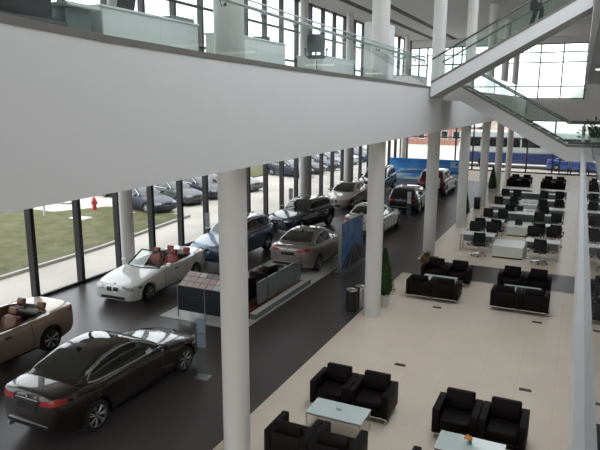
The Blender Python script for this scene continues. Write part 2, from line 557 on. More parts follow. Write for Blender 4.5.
# ------------------------------------------------------------------ stairs
def flight(name, label, x0, zt0, x1, zt1, y0, y1, thick, ext0, ext1, n):
    """sloping flight along x; top line of the stringers (x0,zt0)->(x1,zt1); flat ends ext0, ext1 long"""
    st = thing(name, label, 'staircase', (x0, (y0 + y1) / 2, 0))
    ox, oy = x0, (y0 + y1) / 2
    T = lambda x: zt0 + (zt1 - zt0) * (x - x0) / (x1 - x0)
    top = ([(x0 - ext0, zt0)] if ext0 else []) + [(x0, zt0), (x1, zt1)] + ([(x1 + ext1, zt1)] if ext1 else [])
    low = [(x, z - thick) for x, z in top]
    for ys_ in ((y0, y0 + 0.1), (y1 - 0.1, y1)):
        b = MB(); b.prism([(x - ox, z) for x, z in top] + [(x - ox, z) for x, z in reversed(low)], ys_[0] - oy, ys_[1] - oy)
        obj('stringer', b, M_WHITE, st, None)
        b = MB(); b.prism([(x - ox, z + 0.05) for x, z in top] + [(x - ox, z - 0.03) for x, z in reversed(top)], ys_[0] - 0.012 - oy, ys_[1] + 0.012 - oy)
        obj('trim', b, M_TRIM, st, None)
        ym = (ys_[0] + ys_[1]) / 2 - oy
        # glass panels cut to the slope
        h = 0.82
        seg = []
        if ext0: seg.append((x0 - ext0, x0, 1))
        m = 4
        for k in range(m):
            seg.append((x0 + (x1 - x0) * k / m, x0 + (x1 - x0) * (k + 1) / m, m))
        if ext1: seg.append((x1, x1 + ext1, 1))
        Z = lambda x: zt0 if (x < x0) else (zt1 if x > x1 else T(x))
        for a, c, _ in seg:
            a2, c2 = a + 0.01, c - 0.01
            b = MB(); b.prism([(a2 - ox, Z(a2) + 0.03), (c2 - ox, Z(c2) + 0.03), (c2 - ox, Z(c2) + h), (a2 - ox, Z(a2) + h)], ym - 0.007, ym + 0.007)
            obj('glass_pane', b, M_RAILGLASS, st, None)
        b = MB(); b.tube([(x - ox, ym, z + 0.75) for x, z in top], 0.027, 10)
        obj('handrail', b, mat('dark_handrail', (0.10, 0.10, 0.095), 0.35, 0.6), st)
    b = MB(); b.prism([(x - ox, z + 0.04) for x, z in low] + [(x - ox, z) for x, z in reversed(low)], y0 + 0.1 - oy, y1 - 0.1 - oy)
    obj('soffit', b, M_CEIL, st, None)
    for k in range(n):
        xa = x0 + (x1 - x0) * k / n; xb = x0 + (x1 - x0) * (k + 1) / n
        zt = max(T(xa), T(xb)) - 0.12
        b = MB(); b.box(min(xa, xb) - ox, max(xa, xb) - ox, y0 + 0.1 - oy, y1 - 0.1 - oy, zt - 0.2, zt)
        obj('step', b, M_GREYPANEL, st, None)
    if ext1:
        b = MB(); b.box(x1 - ox, x1 + ext1 - ox, y0 + 0.1 - oy, y1 - 0.1 - oy, zt1 - 0.3, zt1 - 0.12); obj('landing', b, M_GREYPANEL, st, None)
    if ext0:
        b = MB(); b.box(x0 - ext0 - ox, x0 - ox, y0 + 0.1 - oy, y1 - 0.1 - oy, zt0 - 0.3, zt0 - 0.12); obj('landing', b, M_GREYPANEL, st, None)
    return st


flight('staircase', 'white flight of stairs rising from mezzanine to the upper right gallery', -4.55, 6.85, 0.0, 9.40, 19.7, 21.4, 0.46, 0.0, 0.0, 15)
flight('staircase', 'white flight of stairs descending from mezzanine to the right landing', -3.95, 6.80, -0.36, 4.82, 21.75, 23.6, 0.50, 0.6, 1.5, 12)
# ------------------------------------------------------------------ furniture
def armchair():
    t = thing('armchair', '', 'armchair')
    W, D = 0.415, 0.375
    for s in (-1, 1):
        b = MB(); b.rbox(min(s * W, s * (W - 0.135)), max(s * W, s * (W - 0.135)), -D, D, 0.13, 0.62, 0.018)
        obj('armrest', b, M_LEATHER, t)
    b = MB(); b.rbox(-W + 0.135, W - 0.135, D - 0.14, D, 0.13, 0.62, 0.018); obj('backrest', b, M_LEATHER, t)
    b = MB(); b.rbox(-W + 0.137, W - 0.137, -D + 0.02, D - 0.14, 0.13, 0.27, 0.012); obj('seat_base', b, M_LEATHER, t)
    b = MB(); b.rbox(-W + 0.14, W - 0.14, -D + 0.005, D - 0.15, 0.272, 0.43, 0.035, 3); obj('seat_cushion', b, M_LEATHER, t)
    Mx = Matrix.Translation((0, D - 0.17, 0.43)) @ Matrix.Rotation(R_(-11), 4, 'X')
    b = MB(); b.rbox(-W + 0.145, W - 0.145, -0.075, 0.075, 0.005, 0.36, 0.035, 3, Mx); obj('back_cushion', b, M_LEATHER, t)
    for sx in (-1, 1):
        for sy in (-1, 1):
            b = MB(); b.rbox(sx * (W - 0.05) - 0.014, sx * (W - 0.05) + 0.014, sy * (D - 0.05) - 0.014, sy * (D - 0.05) + 0.014, 0, 0.132, 0.003, 1)
            obj('leg', b, M_CHROME, t)
    for y0 in (-D + 0.037, D - 0.063):
        b = MB(); b.box(-W + 0.05, W - 0.05, y0, y0 + 0.026, 0.10, 0.128); obj('rail', b, M_CHROME, t, None)
    return t


def coffee_table():
    t = thing('coffee_table', '', 'table')
    b = MB(); b.rbox(-0.56, 0.56, -0.31, 0.31, 0.405, 0.425, 0.004, 1); obj('tabletop', b, M_TABLEGLASS, t)
    for sx in (-1, 1):
        for sy in (-1, 1):
            b = MB(); b.box(sx * 0.54 - 0.013, sx * 0.54 + 0.013, sy * 0.29 - 0.013, sy * 0.29 + 0.013, 0, 0.38); obj('leg', b, M_CHROME, t, None)
    b = MB()
    b.box(-0.553, 0.553, -0.303, -0.277, 0.38, 0.405); b.box(-0.553, 0.553, 0.277, 0.303, 0.38, 0.405)
    b.box(-0.553, -0.527, -0.277, 0.277, 0.38, 0.405); b.box(0.527, 0.553, -0.277, 0.277, 0.38, 0.405)
    obj('frame', b, M_CHROME, t, None)
    return t


PROTO = {}


def place(kind, maker, loc, rz, label, group=None):
    if kind not in PROTO:
        t = maker(); PROTO[kind] = t
        t.location = loc; t.rotation_euler = (0, 0, rz); t['label'] = label
        if group: t['group'] = group
        return t
    return dup(PROTO[kind], loc, rz, label, group)


def lounge(cx, yf, yt, yb, where, cx2=None):
    cx2 = cx if cx2 is None else cx2
    for s, sd in ((-1, 'left'), (1, 'right')):
        place('armchair', armchair, (cx + s * 0.418, yf, 0), PI, 'black leather armchair turned away, %s of the front pair, %s lounge' % (sd, where), 'black lounge armchairs')
        place('armchair', armchair, (cx2 + s * 0.418, yb, 0), 0, 'black leather armchair facing forward, %s of the back pair, %s lounge' % (sd, where), 'black lounge armchairs')
    place('coffee_table', coffee_table, (cx - 0.02, yt, 0), 0, 'low white glass table between the armchairs of the %s lounge' % where, 'white lounge tables')


lounge(-3.70, 8.58, 9.70, 10.62, 'nearest left', -3.74)
lounge(-1.21, 8.50, 9.56, 10.58, 'nearest right')
lounge(-3.84, 18.45, 19.36, 20.35, 'middle left', -3.82)
lounge(-1.21, 18.45, 19.32, 20.38, 'middle right', -1.24)
lounge(-3.85, 46.9, 47.9, 48.8, 'farthest left')
lounge(-1.45, 46.6, 47.6, 48.5, 'farthest right')
# small things on the tables
b = MB(); b.lathe([(0.035, 0), (0.06, 0.03), (0.055, 0.03), (0.03, 0.008)], (0, 0, 0), 16)
o = obj('ashtray', b, M_CLEAR, None, 40, (-3.72, 9.72, 0.425)); tag(o, 'clear glass bowl on the white table of the nearest left lounge', 'bowl')
fl = thing('flower_vase', 'small vase with orange flowers on the nearest right lounge table', 'vase', (-1.25, 9.62, 0.425))
b = MB(); b.lathe([(0.03, 0), (0.04, 0.04), (0.025, 0.07), (0.03, 0.09)], (0, 0, 0), 14); obj('vase', b, mat('green_vase', (0.1, 0.3, 0.22), 0.2), fl)
b = MB()
for k in range(7):
    a = k * 0.9; b.ball((0.05 * math.cos(a) - 0.03, 0.04 * math.sin(a), 0.10 + 0.012 * (k % 3)), 0.026, 8, 6)
obj('flowers', b, mat('orange_petal', (0.75, 0.28, 0.04), 0.6), fl)
b = MB()
for k in range(5):
    a = k * 1.25; b.tube([(0, 0, 0.05), (0.04 * math.cos(a), 0.04 * math.sin(a), 0.10)], 0.006, 6)
obj('stems', b, M_LEAF, fl)
# the floor sockets
for k, (x, y, w_) in enumerate(((-3.53, 17.57, 'before the middle left lounge'), (-0.64, 17.55, 'before the middle right lounge'), (-0.59, 13.02, 'on the cream floor behind the nearest right lounge'), (-3.44, 13.07, 'on the cream floor behind the nearest left lounge'))):
    b = MB(); b.rbox(x - 0.13, x + 0.13, y - 0.06, y + 0.06, 0.0, 0.012, 0.003, 1)
    t = obj('floor_socket', b, mat('socket_bronze', (0.06, 0.05, 0.04), 0.4, 0.6)); tag(t, 'small dark floor socket plate ' + w_, 'socket', 'floor socket plates')


def office_chair(fab=None, name='office_chair'):
    fab = fab or M_MESHFAB
    t = thing(name, '', 'chair')
    b = MB(); b.rbox(-0.24, 0.24, -0.24, 0.24, 0.44, 0.51, 0.03, 2); obj('seat', b, fab, t)
    Mx = Matrix.Translation((0, 0.24, 0.52)) @ Matrix.Rotation(R_(-8), 4, 'X')
    b = MB()
    rings = []
    for k in range(7):
        z = 0.06 + 0.46 * k / 6
        wv = 0.22 + 0.025 * math.sin(PI * k / 6)
        rings.append([Mx @ Vector((x, y + 0.04 * (x / 0.24) ** 2 * -1 + 0.02 * math.sin(PI * k / 6) * -1, z)) for x, y in ((-wv, -0.02), (-wv / 2, -0.02), (0, -0.02), (wv / 2, -0.02), (wv, -0.02), (wv, 0.02), (wv / 2, 0.02), (0, 0.02), (-wv / 2, 0.02), (-wv, 0.02))])
    b.loft(rings); obj('backrest', b, fab, t)
    b = MB(); b.tube([(0, 0.1, 0.43), (0, 0.29, 0.44), (0, 0.31, 0.62)], 0.022, 8); obj('back_bar', b, M_BLACK, t)
    for s in (-1, 1):
        b = MB(); b.tube([(s * 0.2, 0.02, 0.45), (s * 0.29, 0.02, 0.5), (s * 0.29, 0.03, 0.66)], 0.016, 8); b.rbox(s * 0.29 - 0.035, s * 0.29 + 0.035, -0.13, 0.14, 0.66, 0.69, 0.01, 1)
        obj('armrest', b, M_BLACK, t)
    b = MB(); b.lathe([(0.03, 0.10), (0.03, 0.26), (0.02, 0.27), (0.02, 0.44)], (0, 0, 0), 12); obj('gas_stem', b, M_CHROME, t)
    b = MB()
    for k in range(5):
        a = 2 * PI * k / 5 + 0.3
        b.tube([(0, 0, 0.12), (0.29 * math.cos(a), 0.29 * math.sin(a), 0.075)], 0.026, 6, 0.016)
    obj('star_base', b, M_CHROME, t)
    for k in range(5):
        a = 2 * PI * k / 5 + 0.3
        b = MB(); b.lathe([(0.012, -0.022), (0.03, -0.02), (0.03, 0.02), (0.012, 0.022)], (0.29 * math.cos(a), 0.29 * math.sin(a), 0.03), 12, 'y')
        obj('caster', b, M_BLACK, t)
    return t


def desk(x0, x1, y0, y1, label, h=0.74, group='white office desks'):
    t = thing('office_desk', label, 'desk', ((x0 + x1) / 2, (y0 + y1) / 2, 0), 0, group)
    w_, d_ = (x1 - x0) / 2, (y1 - y0) / 2
    b = MB(); b.rbox(-w_, w_, -d_, d_, h - 0.03, h, 0.004, 1); obj('desktop', b, M_LAMINATE, t)
    for sx in (-1, 1):
        for sy in (-1, 1):
            x, y = sx * (w_ - 0.035), sy * (d_ - 0.035)
            b = MB(); b.box(x - 0.022, x + 0.022, y - 0.022, y + 0.022, 0, h - 0.03); obj('leg', b, M_STEEL, t, None)
    b = MB(); b.box(-w_ + 0.06, w_ - 0.06, d_ - 0.06, d_ - 0.045, 0.3, h - 0.05); obj('modesty_panel', b, M_GREYPANEL, t, None)
    return t


def lowbox(x0, x1, y0, y1, h, label, nd=2):
    t = thing('storage_cabinet', label, 'cabinet', ((x0 + x1) / 2, (y0 + y1) / 2, 0), 0, 'low white cabinets between the desks')
    w_, d_ = (x1 - x0) / 2, (y1 - y0) / 2
    b = MB(); b.box(-w_ + 0.02, w_ - 0.02, -d_ + 0.02, d_ - 0.02, 0, 0.05); obj('plinth', b, M_BLACK, t, None)
    b = MB(); b.rbox(-w_, w_, -d_ + 0.018, d_, 0.05, h - 0.02, 0.004, 1); obj('body', b, M_LAMINATE, t)
    b = MB(); b.rbox(-w_ - 0.01, w_ + 0.01, -d_ - 0.005, d_ + 0.005, h - 0.02, h, 0.004, 1); obj('top', b, M_LAMINATE, t)
    for k in range(nd):
        a = -w_ + 0.01 + (2 * w_ - 0.02) * k / nd
        c = -w_ + 0.01 + (2 * w_ - 0.02) * (k + 1) / nd
        b = MB(); b.rbox(a + 0.004, c - 0.004, -d_, -d_ + 0.018, 0.06, h - 0.03, 0.003, 1); d = obj('door', b, M_LAMINATE, t)
        b = MB(); hx = c - 0.07 if k == 0 else a + 0.07
        b.box(hx - 0.006, hx + 0.006, -d_ - 0.018, -d_, h / 2, h / 2 + 0.1); obj('handle', b, M_STEEL, d, None)
    return t


desk(-4.27, -2.88, 25.3, 26.0, 'white desk on steel legs left of the front cabinet, first row')
desk(-1.63, -0.33, 25.05, 25.75, 'white desk on steel legs right of the front cabinet, first row')
lowbox(-2.85, -1.66, 24.7, 26.1, 0.5, 'low white two-door cabinet at the front between the first desks')
desk(-4.2, -2.9, 28.75, 29.4, 'grey-white desk left of the middle cabinet, second row')
desk(-1.55, -0.33, 28.55, 29.2, 'grey-white desk right of the middle cabinet, second row')
lowbox(-2.80, -1.78, 29.25, 30.65, 0.47, 'low white cabinet with a laptop on it in the second row')
desk(-3.95, -0.55, 31.1, 31.65, 'long white counter desk running across behind the second row', 0.78)
desk(-4.15, -2.95, 33.1, 33.8, 'desk at the left behind the long counter, third row')
desk(-1.4, -0.35, 33.3, 34.0, 'desk at the right behind the long counter, third row')
lowbox(-2.75, -1.85, 33.3, 34.4, 0.5, 'low cabinet with papers just behind the long counter')
lowbox(-2.8, -1.85, 35.8, 37.9, 0.5, 'low cabinet covered with papers in the fourth row')
desk(-4.1, -2.95, 36.3, 37.0, 'desk at the left of the paper-covered cabinet, fourth row')
desk(-1.6, -0.4, 36.3, 37.0, 'desk at the right of the paper-covered cabinet, fourth row')
desk(-3.9, -0.55, 38.9, 39.45, 'second long bright counter desk across the rear of the office rows', 0.76)
desk(-4.2, -2.5, 40.6, 41.3, 'last white desk at the left before the far armchairs')
desk(-1.75, -0.4, 40.6, 41.3, 'last white desk at the right before the far armchairs')

CH = [
    (-3.37, 24.72, PI + 0.08, 'on the near side of the left desk, first row', 1),
    (-1.0, 24.55, PI - 0.1, 'on the near side of the right desk, first row', 1),
    (-3.87, 26.55, 0.05, 'behind the left desk, first row, outer one', 0),
    (-3.18, 26.62, -0.05, 'behind the left desk, first row, inner one', 0),
    (-1.42, 26.6, 0.15, 'behind the right desk, first row, inner one', 0),
    (-0.72, 26.7, -0.1, 'behind the right desk, first row, outer one', 0),
    (-3.86, 28.05, PI + 0.15, 'on the near side of the left desk, second row, outer one', 1),
    (-3.05, 27.95, PI - 0.2, 'on the near side of the left desk, second row, inner one', 1),
    (-1.3, 27.85, PI + 0.2, 'on the near side of the right desk, second row, inner one', 1),
    (-0.56, 27.8, PI - 0.1, 'on the near side of the right desk, second row, outer one', 1),
    (-3.82, 30.3, 0.05, 'behind the left desk, second row, outer one', 0),
    (-3.14, 30.35, -0.05, 'behind the left desk, second row, inner one', 0),
    (-1.42, 30.3, 0.05, 'behind the right desk, second row, inner one', 0),
    (-0.68, 30.3, -0.05, 'behind the right desk, second row, outer one', 0),
    (-3.0, 32.55, PI + 0.1, 'just behind the long counter at its left part', 1),
    (-1.3, 32.6, PI - 0.1, 'just behind the long counter at its right part', 1),
    (-3.86, 35.2, PI, 'left side of the fourth row, outer one', 1),
    (-3.1, 35.4, PI + 0.2, 'left side of the fourth row, inner one', 1),
    (-1.5, 35.2, PI - 0.1, 'right side of the fourth row, inner one', 1),
    (-0.72, 35.4, PI + 0.1, 'right side of the fourth row, outer one', 1),
    (-3.85, 38.0, 0, 'before the rear counter at the left, outer one', 0),
    (-3.14, 38.0, 0.1, 'before the rear counter at the left, inner one', 0),
    (-1.66, 38.15, -0.1, 'before the rear counter at the right, inner one', 0),
    (-0.75, 38.3, 0.1, 'before the rear counter at the right, outer one', 0),
]
for x, y, rz, w_, back in CH:
    place('office_chair', office_chair, (x, y, 0), rz, 'black mesh office chair ' + w_, 'black office chairs')


def laptop(loc, rz, label):
    t = thing('laptop', label, 'laptop', loc, rz, 'laptops on the cabinets')
    b = MB(); b.rbox(-0.17, 0.17, -0.12, 0.12, 0, 0.02, 0.004, 1); obj('keyboard', b, M_BLACK, t)
    Mx = Matrix.Translation((0, 0.12, 0.02)) @ Matrix.Rotation(R_(-15), 4, 'X')
    b = MB(); b.rbox(-0.17, 0.17, -0.006, 0.006, 0, 0.23, 0.004, 1, Mx); s = obj('screen', b, M_BLACK, t)
    b = MB(); b.rbox(-0.15, 0.15, -0.0085, -0.006, 0.02, 0.21, 0.001, 1, Mx); obj('display', b, M_SCREEN, s)
    return t


laptop((-2.3, 29.75, 0.47), 0.0, 'black laptop open on the second-row cabinet')
laptop((-2.6, 33.7, 0.5), 0.0, 'black laptop open on the cabinet behind the long counter')
for k, (x, y, z, a, w_) in enumerate(((-2.1, 33.8, 0.5, 0.1, 'on the cabinet behind the long counter'), (-2.55, 36.6, 0.5, 0.05, 'left one on the paper-covered cabinet'), (-2.12, 36.6, 0.5, -0.1, 'right one on the paper-covered cabinet'))):
    b = MB()
    for q in range(6):
        b.box(-0.17 + 0.004 * q, 0.17 + 0.003 * q, -0.24, 0.24, 0.006 * q, 0.006 * q + 0.005)
    o = obj('paper_stack', b, M_PAPER, None, None, (x, y, z), a); tag(o, 'flat stack of white papers ' + w_, 'papers', 'paper stacks')


# ------------------------------------------------------------------ plants, bins
def conifer(loc, h, r, ph, pr, label, seed):
    t = thing('potted_conifer', label, 'plant', loc)
    b = MB(); b.lathe([(pr * 0.8, 0), (pr, ph), (pr * 0.9, ph), (pr * 0.85, ph - 0.06)], (0, 0, 0), 24); obj('pot', b, M_POT, t)
    b = MB(); b.tube([(0, 0, ph - 0.05), (0, 0, h * 0.8)], 0.025, 8, 0.01); obj('trunk', b, M_TRUNK, t)
    rnd = random.Random(seed)
    b = MB()
    b.lathe([(r * 0.6, ph + 0.03), (r * 0.8, ph + 0.2), (r * 0.62, ph + (h - ph) * 0.5), (r * 0.25, ph + (h - ph) * 0.85), (0.01, h * 0.985)], (0, 0, 0), 14)
    for k in range(1500):
        u = rnd.random() ** 1.25
        z = ph + 0.0 + (h - ph) * u
        rr = r * (min(1, 0.85 + u * 1.5) if u < 0.1 else (1 - (u - 0.1) / 0.9) ** 0.75) * rnd.uniform(0.72, 1.05) + 0.01
        a = rnd.uniform(0, 2 * PI)
        p = Vector((rr * math.cos(a), rr * math.sin(a), z))
        d = Vector((math.cos(a), math.sin(a), rnd.uniform(0.2, 1.2))).normalized()
        s_ = Vector((-math.sin(a), math.cos(a), rnd.uniform(-.4, .4))).normalized()
        L = rnd.uniform(0.03, 0.06)
        b.add([p - d * L * 0.4, p + s_ * L * 0.33, p + d * L, p - s_ * L * 0.33], [(0, 1, 2, 3)])
    obj('foliage', b, M_LEAF, t, None)
    return t


conifer((-5.08, 16.98, 0), 1.85, 0.33, 0.40, 0.21, 'clipped green conifer in a white pot beside the second column', 1)
conifer((-5.3, 43.35, 0), 1.85, 0.34, 0.3, 0.28, 'clipped conifer in a white pot by the farther columns', 2)
conifer((-5.36, 33.2, 0), 1.35, 0.2, 0.2, 0.16, 'slim dark potted conifer half hidden behind the fourth column', 3)


def bin_(loc, label, m, h=0.67, r=0.17):
    t = thing('litter_bin', label, 'bin', loc)
    b = MB(); b.lathe([(r, 0), (r, h - 0.03), (r * 0.98, h - 0.03), (r * 0.98, 0.03)], (0, 0, 0), 28); obj('body', b, m, t)
    b = MB(); b.lathe([(r * 1.02, h - 0.04), (r * 1.02, h), (r * 0.55, h), (r * 0.5, h - 0.03), (r * 0.9, h - 0.045)], (0, 0, 0), 28, cap=False); obj('rim', b, M_CHROME, t)
    b = MB(); b.lathe([(r * 0.9, h - 0.1), (r * 0.9, h - 0.09)], (0, 0, 0), 24); obj('liner', b, M_BLACK, t)


bin_((-5.85, 16.2, 0), 'black round litter bin with a steel rim beside the second column', M_BLACK)
bin_((-5.70, 16.62, 0), 'steel round litter bin behind the black one by the second column', M_STEEL)
t = thing('litter_bin', 'black square litter bin by the fifth column', 'bin', (-5.22, 36.2, 0))
b = MB(); b.rbox(-0.17, 0.17, -0.17, 0.17, 0.0, 0.6, 0.02); obj('body', b, M_BLACK, t)
b = MB(); b.rbox(-0.18, 0.18, -0.18, 0.18, 0.6, 0.7, 0.02); obj('lid', b, M_TRIMBLK, t)
t = thing('planter_box', 'low brown wooden planter with spiky leaves by the third column', 'planter', (-4.98, 22.78, 0))
b = MB(); b.rbox(-0.33, 0.33, -0.14, 0.14, 0, 0.24, 0.01); obj('box', b, M_WOOD, t)
b = MB()
rnd = random.Random(5)
for k in range(22):
    a = rnd.uniform(0, 2 * PI); x = rnd.uniform(-0.22, 0.0); l = rnd.uniform(0.12, 0.3)
    p = Vector((x, rnd.uniform(-.08, .08), 0.22)); d = Vector((math.cos(a) * 0.4, math.sin(a) * 0.4, 1)).normalized(); s_ = d.cross(Vector((math.sin(a), -math.cos(a), 0.2))).normalized()
    b.add([p - s_ * 0.012, p + d * l * 0.5 - s_ * 0.02, p + d * l, p + d * l * 0.5 + s_ * 0.02, p + s_ * 0.012], [(0, 1, 2, 3, 4)])
obj('leaves', b, M_LEAF, t, None)
t = thing('potted_plant', 'leafy dark green plant in a pot at the right stair landing', 'plant', (0.62, 25.0, 4.55))
b = MB(); b.lathe([(0.2, 0), (0.27, 0.4), (0.24, 0.4), (0.22, 0.33)], (0, 0, 0), 20); obj('pot', b, M_POT, t)
b = MB()
for k in range(160):
    a = rnd.uniform(0, 2 * PI); e = rnd.uniform(0.1, 1.4); l = rnd.uniform(0.3, 0.85)
    d = Vector((math.cos(a) * math.cos(e), math.sin(a) * math.cos(e), math.sin(e))); p = Vector((0, 0, 0.36)) + d * l * rnd.uniform(0.4, 1)
    s_ = d.cross(Vector((rnd.uniform(-1, 1), rnd.uniform(-1, 1), rnd.uniform(-1, 1)))).normalized()
    b.add([p - d * 0.08, p + s_ * 0.04, p + d * 0.12, p - s_ * 0.04], [(0, 1, 2, 3)])
obj('leaves', b, M_LEAF, t, None)
b = MB()
for k in range(9):
    a = k * 0.7; b.tube([(0, 0, 0.3), (0.12 * math.cos(a), 0.12 * math.sin(a), 0.6), (0.35 * math.cos(a), 0.35 * math.sin(a), 0.8)], 0.008, 5)
obj('stems', b, M_TRUNK, t)


# ------------------------------------------------------------------ cars
def pchip(pts):
    xs = [p[0] for p in pts]; ys_ = [p[1] for p in pts]
    n = len(xs)
    h = [xs[i + 1] - xs[i] for i in range(n - 1)]
    d = [(ys_[i + 1] - ys_[i]) / h[i] for i in range(n - 1)]
    m = [d[0]] + [0 if d[i - 1] * d[i] <= 0 else 2 * d[i - 1] * d[i] / (d[i - 1] + d[i]) for i in range(1, n - 1)] + [d[-1]]

    def f(x):
        if x <= xs[0]: return ys_[0]
        if x >= xs[-1]: return ys_[-1]
        i = max(k for k in range(n - 1) if xs[k] <= x)
        t = (x - xs[i]) / h[i]
        return (2 * t ** 3 - 3 * t * t + 1) * ys_[i] + (t ** 3 - 2 * t * t + t) * h[i] * m[i] + (-2 * t ** 3 + 3 * t * t) * ys_[i + 1] + (t ** 3 - t * t) * h[i] * m[i + 1]
    return f


CARS = {
    'sedan': dict(L=4.50, W=1.79, H=1.43, wb=2.81, fo=0.79, wr=0.325, hood=(0.70, 0.90), belt=(0.94, 1.0), deck=1.07, cowl=0.86, rf=0.02, rr=-0.98, rb=-1.72, side_end=-1.42, gc=0.19),
    'suv': dict(L=4.85, W=1.93, H=1.74, wb=2.93, fo=0.87, wr=0.375, hood=(0.92, 1.10), belt=(1.12, 1.18), deck=1.16, cowl=1.0, rf=0.28, rr=-1.78, rb=-2.30, side_end=-2.0, gc=0.25),
    'crossover': dict(L=4.47, W=1.80, H=1.54, wb=2.76, fo=0.80, wr=0.345, hood=(0.82, 1.0), belt=(1.02, 1.07), deck=1.04, cowl=0.84, rf=0.12, rr=-1.55, rb=-2.10, side_end=-1.8, gc=0.21),
    'wagon': dict(L=4.63, W=1.81, H=1.47, wb=2.81, fo=0.79, wr=0.33, hood=(0.72, 0.92), belt=(0.96, 1.01), deck=1.0, cowl=0.86, rf=0.02, rr=-1.72, rb=-2.2, side_end=-1.95, gc=0.19),
    'convertible': dict(L=4.5, W=1.79, H=1.38, wb=2.76, fo=0.78, wr=0.325, hood=(0.72, 0.91), belt=(0.95, 0.98), deck=1.0, cowl=0.74, rf=0.08, rr=-0.98, rb=-1.7, side_end=-1.3, gc=0.19),
}


def car_parts(kind):
    P = CARS[kind]
    L, W, H = P['L'], P['W'], P['H']
    xf, xr = L / 2, -L / 2
    hw = W / 2
    xa = xf - P['fo']; xb = xa - P['wb']
    wr = P['wr']
    h0, h1 = P['hood']; b0, b1 = P['belt']; dk = P['deck']
    conv = kind == 'convertible'
    tall = kind in ('suv', 'crossover', 'wagon')
    if tall:
        zd = pchip([(xr, 0.88), (xr + 0.04, dk - 0.06), (xr + 0.2, dk), (P['rb'] + 0.3, b1), (-0.5, b1 - 0.02), (P['cowl'] - 0.2, b0), (P['cowl'] + 0.1, h1), (xf - 0.75, (h1 * 0.62 + h0 * 0.38)), (xf - 0.28, h0 + 0.03), (xf - 0.08, h0 - 0.03), (xf, h0 - 0.11)])
    else:
        zd = pchip([(xr, 0.80), (xr + 0.025, dk - 0.07), (xr + 0.06, dk - 0.015), (xr + 0.14, dk), (P['rb'] + 0.15, dk - 0.01), (P['rb'] + 0.5, b1), (-0.4, b1 - 0.02), (P['cowl'] - 0.2, b0), (P['cowl'] + 0.1, h1), (xf - 0.75, (h1 * 0.62 + h0 * 0.38)), (xf - 0.28, h0 + 0.02), (xf - 0.08, h0 - 0.03), (xf, h0 - 0.10)])
    zf = pchip([(xr, 0.42), (xr + 0.05, 0.33), (xr + 0.3, P['gc'] + 0.05), (xr + 0.9, P['gc']), (xf - 0.8, P['gc']), (xf - 0.15, P['gc'] + 0.0), (xf - 0.04, 0.22), (xf, 0.30)])
    wf = pchip([(xr, 0.66), (xr + 0.03, 0.74), (xr + 0.1, 0.82), (xr + 0.25, 0.90), (xr + 0.6, 0.98), (xb, 1.0), (0, 0.985), (xa - 0.1, 1.0), (xf - 0.6, 0.975), (xf - 0.3, 0.925), (xf - 0.12, 0.855), (xf - 0.04, 0.775), (xf, 0.68)])
    shd = pchip([(xr, 0.84), (xb, 0.90), (0, 0.90), (xa, 0.84), (xf, 0.80)])

    def ring(x):
        z0, z1, w_ = zf(x), zd(x), wf(x) * hw
        hgt = z1 - z0
        zs = z1 - 0.055
        sh = shd(x)
        half = [(0.0, z0), (0.78 * w_, z0), (0.93 * w_, z0 + 0.03), (0.985 * w_, z0 + 0.16 * hgt), (1.0 * w_, z0 + 0.45 * hgt), (0.995 * w_, z0 + 0.62 * hgt), (0.975 * w_, z0 + 0.76 * hgt), (0.972 * w_, z0 + 0.80 * hgt), (0.945 * w_, zs - 0.012), (0.925 * w_, zs + 0.018), (sh * w_, z1 - 0.018), (sh * 0.72 * w_, z1 + 0.004), (0.35 * w_, z1 + 0.012), (0.0, z1 + 0.014)]
        left = [(x, y, z) for y, z in half]
        right = [(x, -y, z) for y, z in reversed(half[1:-1])]
        return left + right
    xs = [xr, xr + 0.012, xr + 0.03, xr + 0.06, xr + 0.1, xr + 0.16, xr + 0.25, xr + 0.4]
    k = 26
    xs += [xr + 0.55 + (L - 1.1) * i / k for i in range(k + 1)]
    xs += [xf - 0.4, xf - 0.28, xf - 0.18, xf - 0.12, xf - 0.07, xf - 0.035, xf - 0.012, xf]
    b = MB(); b.loft([ring(x) for x in xs])
    low = b.mesh('car_lower', [M_TRIMBLK, M_TRIMBLK], 0)
    # cut the wheel arches (and the open cockpit)
    o = bpy.data.objects.new('tmp_body', low); COL.objects.link(o)
    cb = MB()
    for x in (xa, xb):
        cb.lathe([(wr + 0.055, -hw - 0.1), (wr + 0.055, -hw + 0.32)], (x, 0, wr), 28, 'y')
        cb.lathe([(wr + 0.055, hw - 0.32), (wr + 0.055, hw + 0.1)], (x, 0, wr), 28, 'y')
    if conv:
        pl = [(0.62, -0.6), (0.62, 0.6), (-0.2, 0.70), (-1.0, 0.70), (-1.32, 0.62), (-1.5, 0.4), (-1.56, 0.0), (-1.5, -0.4), (-1.32, -0.62), (-1.0, -0.70), (-0.2, -0.70)]
        cb.prism(pl, 0.42, 2.0, 'z')
    cb.mi = [1] * len(cb.f)
    co = bpy.data.objects.new('tmp_cut', cb.mesh('tmp_cut', [M_TRIMBLK, M_TRIMBLK], 0)); COL.objects.link(co)
    md = o.modifiers.new('cut', 'BOOLEAN'); md.operation = 'DIFFERENCE'; md.object = co; md.solver = 'EXACT'
    dg = bpy.context.evaluated_depsgraph_get()
    dg.update()
    me = bpy.data.meshes.new_from_object(o.evaluated_get(dg))
    bpy.data.objects.remove(o); bpy.data.objects.remove(co)
    bm = bmesh.new(); bm.from_mesh(me)
    # greenhouse
    cw, rf, rr, rb = P['cowl'], P['rf'], P['rr'], P['rb']
